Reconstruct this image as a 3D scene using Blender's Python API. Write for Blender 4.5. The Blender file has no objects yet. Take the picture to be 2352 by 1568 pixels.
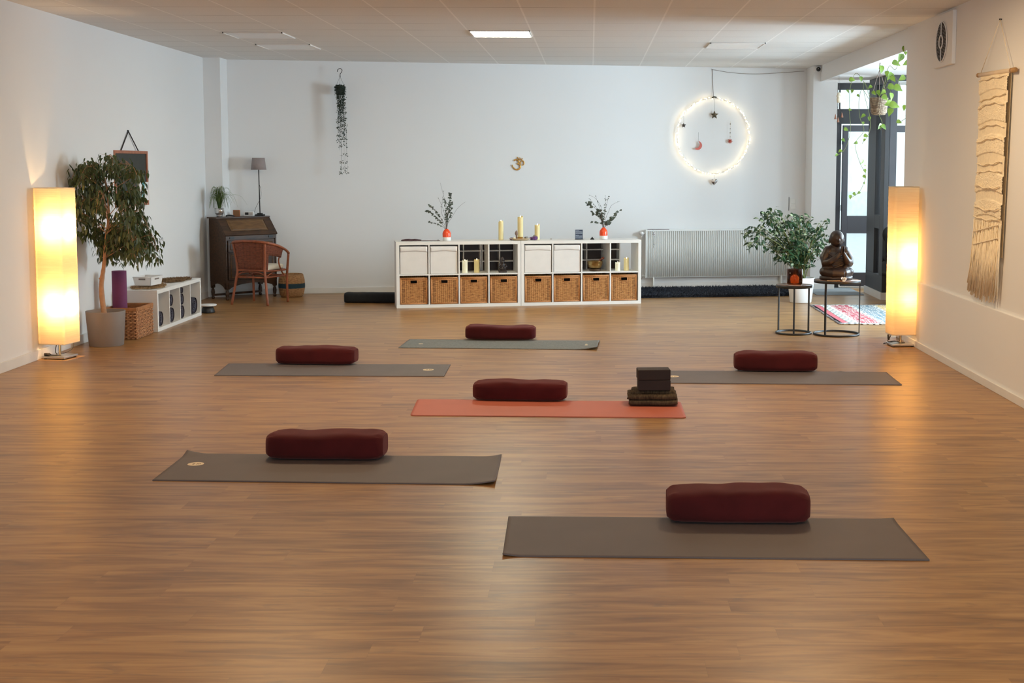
import bpy, bmesh, math, random
from mathutils import Vector, Matrix, noise
PI = math.pi
sc = bpy.context.scene
COL = sc.collection
rnd = random.Random(7)

# ------------------------------------------------------------------ camera
F = 3000.0; PITCH = math.atan(0.091); ROLL = 0.002; CH = 1.68
cd = bpy.data.cameras.new('camera'); cam = bpy.data.objects.new('camera', cd); COL.objects.link(cam)
cd.sensor_width = 36.0; cd.lens = F * 36.0 / 2352.0
cd.shift_x = -(1356 - 1176) / 2352.0
cd.shift_y = -(784 - 651) / 2352.0
cd.clip_end = 200
_d = Vector((0, math.cos(PITCH), -math.sin(PITCH))); _u = Vector((0, math.sin(PITCH), math.cos(PITCH))); _r = Vector((1, 0, 0))
_r2 = _r * math.cos(ROLL) + _u * math.sin(ROLL); _u2 = _u * math.cos(ROLL) - _r * math.sin(ROLL)
m = Matrix((_r2, _u2, -_d)).transposed().to_4x4(); m.translation = (0, 0, CH)
cam.matrix_world = m
sc.camera = cam

# ------------------------------------------------------------------ colour, world, daylight
sc.view_settings.view_transform = 'Standard'; sc.view_settings.look = 'None'
sc.view_settings.gamma = 1; sc.view_settings.use_curve_mapping = False
sc.view_settings.exposure = 0.12
sc.cycles.max_bounces = 10; sc.cycles.diffuse_bounces = 6; sc.cycles.transparent_max_bounces = 16
sc.cycles.sample_clamp_indirect = 6.0; sc.cycles.use_denoising = True
w = bpy.data.worlds.new('daylight'); sc.world = w; w.use_nodes = True
w.node_tree.nodes['Background'].inputs[0].default_value = (0.80, 0.965, 1.0, 1)
w.node_tree.nodes['Background'].inputs[1].default_value = 1.9

def area(name, loc, direction, sx, sy, power=0, color=(1, 1, 1), portal=False):
    l = bpy.data.lights.new(name, 'AREA'); l.shape = 'RECTANGLE'; l.size = sx; l.size_y = sy
    l.energy = power; l.color = color
    if portal: l.cycles.is_portal = True
    o = bpy.data.objects.new(name, l); COL.objects.link(o); o.location = loc
    o.rotation_euler = Vector(direction).to_track_quat('-Z', 'Y').to_euler()
    return o
# daylight area lights added outside the glass, none in view
area('added_daylight_alcove', (5.66, 13.6, 1.7), (-1, 0.35, -0.03), 1.25, 1.65, 330, (0.70, 0.88, 1.0))  # through a side window added out of view
area('daylight_porch', (5.4, 17.3, 1.9), (-0.45, -1, -0.05), 1.2, 1.7, 160, (0.78, 0.92, 1.0))
area('added_daylight_front', (1.7, -3.7, 1.8), (0, 1, 0.0), 2.2, 1.7, 300, (0.78, 0.92, 1.0))  # through a window added behind the camera

# ------------------------------------------------------------------ node helpers
class NT:
    def __init__(s, name):
        s.m = bpy.data.materials.new(name); s.m.use_nodes = True
        s.t = s.m.node_tree; s.t.nodes.clear()
        s.out = s.t.nodes.new('ShaderNodeOutputMaterial')
        s.b = s.t.nodes.new('ShaderNodeBsdfPrincipled')
        s.t.links.new(s.b.outputs[0], s.out.inputs[0])
    def n(s, kind, **kw):
        x = s.t.nodes.new(kind)
        for k, v in kw.items(): setattr(x, k, v)
        return x
    def l(s, a, b): s.t.links.new(a, b)
    def put(s, inp, v):
        if hasattr(v, 'is_output') or isinstance(v, bpy.types.NodeSocket): s.l(v, inp)
        else:
            if isinstance(v, (tuple, list)) and len(v) == 3 and inp.type == 'RGBA': v = (*v, 1)
            inp.default_value = v
    def math(s, op, a, b=None, c=None):
        x = s.n('ShaderNodeMath', operation=op); s.put(x.inputs[0], a)
        if b is not None: s.put(x.inputs[1], b)
        if c is not None: s.put(x.inputs[2], c)
        return x.outputs[0]
    def mix(s, f, a, b, mode='MIX'):
        x = s.n('ShaderNodeMix', data_type='RGBA', blend_type=mode)
        s.put(x.inputs[0], f); s.put(x.inputs[6], a); s.put(x.inputs[7], b)
        return x.outputs[2]
    def coord(s, which='Object', scale=(1, 1, 1), loc=(0, 0, 0), rot=(0, 0, 0)):
        c = s.n('ShaderNodeTexCoord'); mp = s.n('ShaderNodeMapping')
        mp.inputs['Scale'].default_value = scale; mp.inputs['Location'].default_value = loc; mp.inputs['Rotation'].default_value = rot
        s.l(c.outputs[which], mp.inputs[0]); return mp.outputs[0]
    def noise(s, vec, scale=5, detail=3, rough=0.5, dist=0.0):
        x = s.n('ShaderNodeTexNoise'); s.l(vec, x.inputs['Vector'])
        x.inputs['Scale'].default_value = scale; x.inputs['Detail'].default_value = detail
        x.inputs['Roughness'].default_value = rough; x.inputs['Distortion'].default_value = dist
        return x.outputs[0]
    def ramp(s, f, stops, interp='LINEAR'):
        x = s.n('ShaderNodeValToRGB'); s.l(f, x.inputs[0]); e = x.color_ramp; e.interpolation = interp
        while len(e.elements) < len(stops): e.elements.new(0.5)
        for k, (p, c) in enumerate(stops):
            e.elements[k].position = p
            e.elements[k].color = (*c, 1) if isinstance(c, (tuple, list)) else (c, c, c, 1)
        return x.outputs[0]
    def sep(s, vec):
        x = s.n('ShaderNodeSeparateXYZ'); s.l(vec, x.inputs[0]); return x.outputs
    def comb(s, x_, y_, z_=0.0):
        x = s.n('ShaderNodeCombineXYZ')
        for i, v in enumerate((x_, y_, z_)): s.put(x.inputs[i], v)
        return x.outputs[0]
    def bump(s, h, strength=0.3, dist=0.01):
        x = s.n('ShaderNodeBump'); x.inputs['Strength'].default_value = strength; x.inputs['Distance'].default_value = dist
        s.l(h, x.inputs['Height']); s.l(x.outputs[0], s.b.inputs['Normal'])
    def set(s, **kw):
        for k, v in kw.items(): s.put(s.b.inputs[k.replace('_', ' ')], v)
        return s

def simple(name, color, rough=0.6, metal=0.0, vary=0.08, vscale=8, bump=0.0, bscale=60, scale=(1, 1, 1), **kw):
    t = NT(name); v = t.coord('Object', scale)
    n = t.noise(v, vscale, 3)
    dark = tuple(c * (1 - vary) for c in color); light = tuple(min(1, c * (1 + vary)) for c in color)
    t.set(Base_Color=t.ramp(n, [(0.3, dark), (0.7, light)]), Roughness=rough, Metallic=metal, **kw)
    if bump: t.bump(t.noise(v, bscale, 2), bump, 0.004)
    return t.m

def srgb(r, g, b):
    f = lambda c: (c / 255 / 12.92) if c / 255 <= 0.04045 else ((c / 255 + 0.055) / 1.055) ** 2.4
    return (f(r), f(g), f(b))

def emis(name, color, strength):
    t = NT(name); v = t.coord('Object'); n = t.noise(v, 30, 1)
    t.set(Base_Color=(0.8, 0.8, 0.8), Emission_Color=color, Emission_Strength=t.math('MULTIPLY_ADD', n, strength * 0.05, strength * 0.97))
    return t.m

# ---- wood plank floor (planks run left-right)
def floor_material(name, rot=0.0):
    t = NT(name)
    c = t.coord('Object', (1, 1, 1), (0, 0, 0), (0, 0, rot)); X, Y, Z = t.sep(c)
    row = t.math('FLOOR', t.math('DIVIDE', Y, 0.16))
    wn = t.n('ShaderNodeTexWhiteNoise', noise_dimensions='1D'); t.l(row, wn.inputs['W'])
    xs = t.math('DIVIDE', t.math('ADD', X, t.math('MULTIPLY', wn.outputs[0], 3.1)), 1.28)
    col = t.math('FLOOR', xs)
    wp = t.n('ShaderNodeTexWhiteNoise', noise_dimensions='2D'); t.l(t.comb(row, col), wp.inputs['Vector'])
    pr = wp.outputs[0]
    off = t.math('MULTIPLY', pr, 37.0)
    v1 = t.comb(t.math('ADD', t.math('MULTIPLY', X, 1.3), off), t.math('ADD', t.math('MULTIPLY', Y, 11.0), off))
    v2 = t.comb(t.math('ADD', t.math('MULTIPLY', X, 3.0), off), t.math('ADD', t.math('MULTIPLY', Y, 75.0), off))
    v3 = t.comb(t.math('ADD', t.math('MULTIPLY', X, 3.2), off), t.math('ADD', t.math('MULTIPLY', Y, 15.0), off))
    g = t.noise(v1, 1.0, 4, 0.55, 1.3); g2 = t.noise(v2, 1.0, 3, 0.6); k = t.noise(v3, 1.0, 4, 0.6, 1.2)
    base = t.ramp(g, [(0.26, srgb(118, 84, 52)), (0.44, srgb(152, 112, 70)), (0.56, srgb(170, 130, 81)), (0.76, srgb(186, 147, 95))])
    fine = t.ramp(g2, [(0.25, (0.86, 0.84, 0.82)), (0.7, (1.05, 1.04, 1.03))])
    base = t.mix(1.0, base, fine, 'MULTIPLY')
    kn = t.ramp(k, [(0.56, 0.0), (0.72, 1.0)])
    base = t.mix(t.math('MULTIPLY', kn, 0.55), base, srgb(108, 88, 74))
    tone = t.math('MULTIPLY_ADD', pr, 0.13, 0.935)
    tc = t.comb(tone, tone, tone)
    base = t.mix(1.0, base, tc, 'MULTIPLY')
    # thin joints
    fy = t.math('FRACT', t.math('DIVIDE', Y, 0.16)); fx = t.math('FRACT', xs)
    jy = t.math('LESS_THAN', fy, 0.018); jx = t.math('LESS_THAN', fx, 0.0016)
    j = t.math('MAXIMUM', jy, jx)
    base = t.mix(t.math('MULTIPLY', j, 0.16), base, srgb(90, 62, 42))
    t.set(Base_Color=base, Roughness=t.math('MULTIPLY_ADD', g2, 0.08, 0.30), Specular_IOR_Level=0.5)
    t.bump(t.math('MULTIPLY_ADD', j, -0.6, g2), 0.05, 0.002)
    return t.m

def ceiling_material(name):
    t = NT(name); c = t.coord('Object'); X, Y, Z = t.sep(c)
    fx = t.math('FRACT', t.math('DIVIDE', t.math('ADD', X, 10.0 - 0.03 + 0.008), 0.625))
    fy = t.math('FRACT', t.math('DIVIDE', t.math('ADD', Y, -11.196 + 12.5), 0.625))
    gx = t.math('LESS_THAN', fx, 0.026)
    wob = t.noise(c, 1.3, 1)
    gy = t.math('MULTIPLY', t.math('LESS_THAN', fy, 0.020), t.ramp(wob, [(0.40, 0.25), (0.6, 1.0)]))
    n = t.noise(c, 90, 3)
    base = t.ramp(n, [(0.3, (0.70, 0.69, 0.67)), (0.7, (0.77, 0.76, 0.74))])
    base = t.mix(gx, base, (0.86, 0.85, 0.83))
    base = t.mix(t.math('MULTIPLY', gy, 0.75), base, (0.16, 0.13, 0.11))  # shadow lines across the tiles, painted into the colour
    t.set(Base_Color=base, Roughness=0.9)
    t.bump(n, 0.15, 0.004)
    return t.m

def weave(name, c_dark, c_mid, c_light, sx, sz, side=None, rough=0.65):
    """basket weave in the local x/z plane (front faces) - vertical stakes crossed by fine rows"""
    t = NT(name); c = t.coord('Object'); X, Y, Z = t.sep(c)
    s = t.math('ADD', X, t.math('MULTIPLY', Y, 1.0))
    a = t.math('SINE', t.math('MULTIPLY', s, 2 * PI / sx)); b = t.math('SINE', t.math('MULTIPLY', Z, 2 * PI / sz))
    h = t.math('ADD', t.math('MULTIPLY', a, 0.5), t.math('MULTIPLY', t.math('MULTIPLY', a, b), 0.5))
    n = t.noise(t.comb(t.math('MULTIPLY', s, 6), t.math('MULTIPLY', Z, 20)), 4, 3)
    f = t.math('ADD', t.math('MULTIPLY', h, 0.22), n)
    base = t.ramp(f, [(0.22, c_dark), (0.48, c_mid), (0.8, c_light)])
    if side:
        ax = t.math('ABSOLUTE', X)
        m1 = t.math('MULTIPLY', t.math('GREATER_THAN', ax, side[0]), t.math('LESS_THAN', ax, side[1]))
        lad = t.math('GREATER_THAN', t.math('SINE', t.math('MULTIPLY', Z, 2 * PI / 0.013)), 0.0)
        base = t.mix(t.math('MULTIPLY', t.math('MULTIPLY', m1, lad), 0.7), base, tuple(x * 0.4 for x in c_dark))
    t.set(Base_Color=base, Roughness=rough); t.bump(t.math('ADD', h, b), 0.6, 0.004)
    return t.m

M = {}
def plaster(name, c):
    t = NT(name); v = t.coord('Object'); n = t.noise(v, 1.2, 2); n2 = t.noise(v, 55, 3)
    t.set(Base_Color=t.ramp(n, [(0.3, tuple(x * .985 for x in c)), (0.7, c)]), Roughness=0.85); t.bump(n2, 0.06, 0.003); return t.m
M['wall'] = plaster('white_plaster', (0.80, 0.80, 0.80))
M['wall2'] = plaster('alcove_plaster', (0.80, 0.80, 0.80))
M['base'] = simple('white_trim', (0.76, 0.75, 0.73), 0.5, vary=0.02)
M['ceil'] = ceiling_material('tile_ceiling')
M['floor'] = floor_material('oak_plank_floor')
M['white'] = simple('white_laminate', (0.80, 0.78, 0.75), 0.38, vary=0.015)
M['fabricwhite'] = simple('off_white_fabric', (0.76, 0.73, 0.71), 0.85, vary=0.03, bump=0.2, bscale=300)
M['dframe'] = simple('anthracite_frame', srgb(38, 36, 38), 0.45, vary=0.05)
M['dframe2'] = simple('grey_post', srgb(64, 63, 68), 0.5, vary=0.05)
M['black'] = simple('black_metal', (0.012, 0.012, 0.013), 0.45, vary=0.2)
M['chrome'] = simple('brushed_steel', (0.62, 0.60, 0.57), 0.28, 1.0, vary=0.05)
M['cable'] = simple('dark_cable', (0.02, 0.014, 0.012), 0.5)
M['maroon'] = None
def bolster_mat():
    t = NT('maroon_cotton'); v = t.coord('Object'); n = t.noise(v, 5, 3); n2 = t.noise(v, 260, 2)
    t.set(Base_Color=t.ramp(n, [(0.3, srgb(66, 22, 24)), (0.7, srgb(80, 27, 29))]), Roughness=0.95, Specular_IOR_Level=0.15, Sheen_Weight=0.22, Sheen_Roughness=0.5, Sheen_Tint=(0.8, 0.35, 0.3, 1))
    t.bump(n2, 0.2, 0.002); return t.m
M['maroon'] = bolster_mat()
M['piping'] = simple('maroon_piping', srgb(84, 26, 34), 0.9)
M['matgrey'] = simple('grey_rubber_mat', srgb(106, 100, 103), 0.62, vary=0.05, vscale=5, bump=0.25, bscale=350)
M['matbrown'] = simple('taupe_rubber_mat', srgb(98, 89, 88), 0.6, vary=0.05, vscale=5, bump=0.25, bscale=350)
def melange():
    t = NT('melange_mat'); v = t.coord('Object', (1, 1, 1)); n = t.noise(v, 70, 3, 0.7); n2 = t.noise(t.coord('Object', (3, 40, 1)), 5, 2)
    f = t.math('ADD', t.math('MULTIPLY', n, 0.6), t.math('MULTIPLY', n2, 0.4))
    t.set(Base_Color=t.ramp(f, [(0.3, srgb(84, 86, 88)), (0.7, srgb(132, 134, 134))]), Roughness=0.7); t.bump(n, 0.2, 0.002); return t.m
M['matmel'] = melange()
M['matorange'] = simple('terracotta_mat', srgb(180, 99, 80), 0.6, vary=0.04, vscale=4, bump=0.2, bscale=350)
M['logo'] = simple('cream_print', srgb(225, 208, 180), 0.7, vary=0.03)
M['logodark'] = simple('brown_print', srgb(120, 98, 70), 0.7)
M['block'] = simple('black_foam', srgb(46, 36, 34), 0.8, vary=0.06, bump=0.1)
def wool(name, c1, c2, s=40):
    t = NT(name); v = t.coord('Object', (3, 1, 0.6)); n = t.noise(v, s, 4, 0.7); n2 = t.noise(t.coord('Object'), 8, 2)
    t.set(Base_Color=t.ramp(t.math('ADD', t.math('MULTIPLY', n, .7), t.math('MULTIPLY', n2, .3)), [(0.35, c1), (0.65, c2)]), Roughness=0.95, Specular_IOR_Level=0.1); t.bump(n, 0.5, 0.006); return t.m
M['blanket'] = wool('olive_wool', srgb(52, 42, 34), srgb(98, 84, 66))
M['darkblanket'] = wool('charcoal_wool', srgb(56, 56, 66), srgb(96, 92, 102), 30)
M['fur'] = wool('brown_fur', srgb(70, 52, 38), srgb(168, 140, 108), 25)
M['fur2'] = wool('beige_fur', srgb(120, 92, 62), srgb(205, 178, 142), 25)
M['shag'] = simple('black_shag', srgb(46, 50, 60), 0.95, vary=0.3, vscale=40)
M['shagroll'] = simple('black_felt', srgb(22, 23, 25), 0.9, vary=0.2, vscale=30, bump=0.4, bscale=80)
M['wicker'] = weave('rattan_weave', srgb(118, 66, 28), srgb(188, 128, 70), srgb(216, 162, 102), 0.024, 0.011, (0.108, 0.135))
M['wickerrim'] = simple('rattan_rim', srgb(190, 130, 78), 0.6, vary=0.15, vscale=30, scale=(1, 1, 4))
M['darkin'] = simple('dark_inside', (0.012, 0.009, 0.007), 0.9)
M['hyacinth'] = weave('water_hyacinth_weave', srgb(88, 52, 30), srgb(170, 116, 74), srgb(214, 164, 118), 0.045, 0.034)
M['hyrim'] = simple('hyacinth_rim', srgb(168, 112, 66), 0.7, vary=0.2, vscale=25)
M['seagrass'] = weave('seagrass_weave', srgb(120, 84, 50), srgb(172, 128, 84), srgb(196, 152, 104), 0.02, 0.012)
M['teal'] = simple('teal_band', srgb(20, 52, 66), 0.8, vary=0.1)
M['darkwood'] = None
def wood(name, a, b, s=(1, 12, 12), rough=0.45, sc_=3):
    t = NT(name); v = t.coord('Object', s); n = t.noise(v, sc_, 4, 0.6, 0.5)
    t.set(Base_Color=t.ramp(n, [(0.3, a), (0.7, b)]), Roughness=rough); t.bump(n, 0.08, 0.003); return t.m
M['darkwood'] = wood('dark_stained_oak', srgb(44, 27, 17), srgb(82, 55, 34), (2, 10, 14))
M['darkwood2'] = wood('worn_oak_panel', srgb(84, 58, 32), srgb(122, 88, 52), (2, 12, 12), 0.4)
M['rattan'] = wood('stained_rattan', srgb(120, 62, 36), srgb(166, 92, 56), (6, 6, 2), 0.45)
M['rattanweave'] = weave('rattan_back_weave', srgb(84, 42, 28), srgb(126, 66, 42), srgb(146, 82, 54), 0.02, 0.012)
M['cushion'] = simple('cream_cushion', srgb(222, 214, 198), 0.9)
M['tabletop'] = wood('brown_table_wood', srgb(72, 44, 26), srgb(128, 84, 50), (3, 20, 1), 0.35)
M['statue'] = simple('bronze_brown_stone', srgb(44, 31, 26), 0.42, vary=0.25, vscale=12, bump=0.15, bscale=40)
M['leaf'] = None
def leafmat(name, a, b, rough=0.4, edge=None):
    t = NT(name); v = t.coord('Object'); n = t.noise(v, 9, 3)
    t.set(Base_Color=t.ramp(n, [(0.3, a), (0.7, b)]), Roughness=rough)
    tr = t.n('ShaderNodeBsdfTranslucent'); tr.inputs[0].default_value = (*[min(1, x * 1.3) for x in b], 1)
    mx = t.n('ShaderNodeMixShader'); mx.inputs[0].default_value = 0.18
    t.l(t.b.outputs[0], mx.inputs[1]); t.l(tr.outputs[0], mx.inputs[2]); t.l(mx.outputs[0], t.out.inputs[0])
    return t.m
M['leaf'] = leafmat('ficus_leaf', srgb(44, 56, 32), srgb(82, 96, 54))
M['leafpale'] = leafmat('variegated_leaf', srgb(28, 50, 32), srgb(60, 88, 54), 0.3)
M['leafedge'] = leafmat('variegated_leaf_cream', srgb(176, 192, 150), srgb(205, 214, 180), 0.35)
M['pothos'] = leafmat('pothos_leaf', srgb(66, 100, 30), srgb(134, 160, 62), 0.35)
M['grassleaf'] = leafmat('grass_leaf', srgb(60, 84, 36), srgb(120, 140, 72), 0.5)
M['stringleaf'] = leafmat('string_of_hearts_leaf', srgb(44, 58, 46), srgb(72, 82, 70), 0.6)
M['euca'] = leafmat('eucalyptus_leaf', srgb(56, 66, 56), srgb(96, 104, 92), 0.7)
M['twig'] = simple('grey_twig', srgb(96, 84, 80), 0.8)
M['bark'] = simple('pale_bark', srgb(176, 134, 100), 0.8, vary=0.15, vscale=20, bump=0.4)
M['stem'] = simple('green_brown_stem', srgb(110, 116, 64), 0.7)
M['potgrey'] = simple('grey_ceramic', srgb(134, 124, 118), 0.55, vary=0.03)
M['potwhite'] = simple('white_ceramic', (0.80, 0.80, 0.79), 0.35, vary=0.01)
M['soil'] = simple('soil', srgb(52, 38, 28), 1.0, vary=0.3, vscale=60, bump=0.6)
M['purple'] = simple('purple_mat', srgb(112, 52, 92), 0.8, vary=0.06, bump=0.2, bscale=200)
M['orange'] = simple('orange_glaze', srgb(240, 84, 44), 0.2, vary=0.03)
M['wax'] = simple('cream_wax', srgb(232, 216, 160), 0.5, vary=0.04, Subsurface_Weight=0.15, Subsurface_Radius=(0.02, 0.012, 0.005))
M['wax2'] = simple('pale_wax', srgb(236, 228, 200), 0.5, vary=0.04, Subsurface_Weight=0.15, Subsurface_Radius=(0.02, 0.012, 0.005))
M['flame'] = emis('warm_led_flame', (1.0, 0.72, 0.35), 9.0)
M['fairy'] = emis('fairy_light', (1.0, 0.78, 0.46), 16.0)
M['led'] = emis('led_panel', (1.0, 0.97, 0.72), 42.0)
M['ledoff'] = simple('unlit_diffuser', (0.82, 0.82, 0.82), 0.35, vary=0.01)
M['gold'] = simple('brass', srgb(206, 158, 80), 0.3, 0.9, vary=0.1)
M['brass'] = simple('dull_brass', srgb(158, 128, 80), 0.32, 0.9, vary=0.25, vscale=20)
M['silver'] = simple('silver_foil', (0.75, 0.75, 0.78), 0.2, 1.0, vary=0.1)
M['copper'] = simple('copper_red', srgb(178, 84, 70), 0.45, 0.3, vary=0.1)
M['pewter'] = simple('antique_metal', srgb(96, 88, 72), 0.4, 0.5, vary=0.2, vscale=40)
M['radiator'] = simple('radiator_enamel', (0.86, 0.87, 0.85), 0.4, vary=0.01)
M['macrame'] = simple('natural_cotton', srgb(246, 232, 204), 0.95, vary=0.07, vscale=30, bump=0.5, bscale=180)
M['dowel'] = simple('pale_dowel', srgb(222, 200, 170), 0.6)
M['dowelend'] = simple('dowel_end', srgb(176, 134, 84), 0.6)
M['plasticwhite'] = simple('white_plastic', (0.78, 0.77, 0.76), 0.4, vary=0.02)
M['shadegrey'] = simple('grey_linen_shade', srgb(152, 140, 138), 0.9, bump=0.2, bscale=200)
M['navy'] = simple('navy_card', srgb(38, 50, 72), 0.6)
M['cardtext'] = simple('white_ink', srgb(190, 200, 214), 0.6)
M['chalk'] = simple('chalkboard', srgb(52, 54, 50), 0.7, vary=0.1)
M['framewood'] = wood('reddish_frame_wood', srgb(140, 84, 58), srgb(180, 112, 80), (10, 10, 3), 0.5)
M['paper'] = simple('white_paper', (0.8, 0.8, 0.8), 0.8, vary=0.01)
M['tealpaper'] = simple('teal_print', srgb(88, 168, 176), 0.7)
M['amethyst'] = simple('amethyst', srgb(104, 66, 122), 0.25, vary=0.3, vscale=60)
M['stone'] = simple('grey_stone', srgb(128, 122, 112), 0.5, vary=0.25, vscale=40)
M['dish'] = simple('beige_dish', srgb(206, 184, 150), 0.4)
M['sofa'] = simple('black_fabric', srgb(22, 22, 24), 0.9, bump=0.2)
M['pillow'] = None
def stripes():
    t = NT('striped_pillow'); v = t.coord('Object'); X, Y, Z = t.sep(v)
    wv = t.math('SINE', t.math('ADD', t.math('MULTIPLY', Z, 55), t.math('MULTIPLY', t.noise(v, 6, 2), 5)))
    t.set(Base_Color=t.ramp(wv, [(0.55, srgb(228, 224, 214)), (0.8, srgb(196, 160, 112))]), Roughness=0.9); return t.m
M['pillow'] = stripes()
M['pallet'] = wood('pallet_wood', srgb(120, 76, 44), srgb(168, 116, 72), (1, 8, 8), 0.7)
M['mug'] = simple('capiz', srgb(226, 214, 190), 0.3)
M['terra'] = simple('terracotta_bell', srgb(150, 104, 84), 0.7)
M['doormat'] = simple('grey_doormat', srgb(132, 138, 142), 0.9, vary=0.08, bump=0.3, bscale=200)
M['switch'] = simple('switch_plastic', (0.82, 0.82, 0.80), 0.35, vary=0.01)
M['rim_hot'] = simple('brown_beads', srgb(70, 36, 40), 0.4)

def glassmat(name, tint, fres=1.0):
    t = NT(name); t.t.nodes.remove(t.b)
    tr = t.n('ShaderNodeBsdfTransparent'); tr.inputs[0].default_value = (*tint, 1)
    gl = t.n('ShaderNodeBsdfGlossy'); gl.inputs['Roughness'].default_value = 0.02
    n = t.noise(t.coord('Object'), 2, 1)
    fr = t.n('ShaderNodeFresnel'); fr.inputs[0].default_value = 1.45
    mx = t.n('ShaderNodeMixShader'); t.l(t.math('MULTIPLY', fr.outputs[0], t.math('MULTIPLY_ADD', n, 0.04, 0.6 * fres)), mx.inputs[0])
    t.l(tr.outputs[0], mx.inputs[1]); t.l(gl.outputs[0], mx.inputs[2]); t.l(mx.outputs[0], t.out.inputs[0])
    return t.m
M['glass'] = glassmat('window_glass', (0.97, 0.99, 1.0))
M['amber'] = glassmat('amber_glass', (0.50, 0.30, 0.20))
M['smoke'] = glassmat('smoked_glass', (0.75, 0.74, 0.72), 2.2)

def papershade():
    t = NT('rice_paper_shade'); t.t.nodes.remove(t.b)
    v = t.coord('Object', (1, 1, 30)); n = t.noise(v, 4, 3, 0.6)
    col = t.ramp(n, [(0.3, (0.86, 0.64, 0.36)), (0.7, (0.98, 0.80, 0.50))])
    a = t.n('ShaderNodeBsdfTranslucent'); b = t.n('ShaderNodeBsdfDiffuse'); t.l(col, a.inputs[0]); b.inputs[0].default_value = (0.85, 0.76, 0.6, 1)
    mx = t.n('ShaderNodeMixShader'); mx.inputs[0].default_value = 0.45
    bp = t.n('ShaderNodeBump'); bp.inputs['Strength'].default_value = 0.3; bp.inputs['Distance'].default_value = 0.004
    t.l(n, bp.inputs['Height']); t.l(bp.outputs[0], b.inputs['Normal'])
    t.l(a.outputs[0], mx.inputs[1]); t.l(b.outputs[0], mx.inputs[2]); t.l(mx.outputs[0], t.out.inputs[0])
    return t.m
M['shade'] = papershade()

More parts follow.
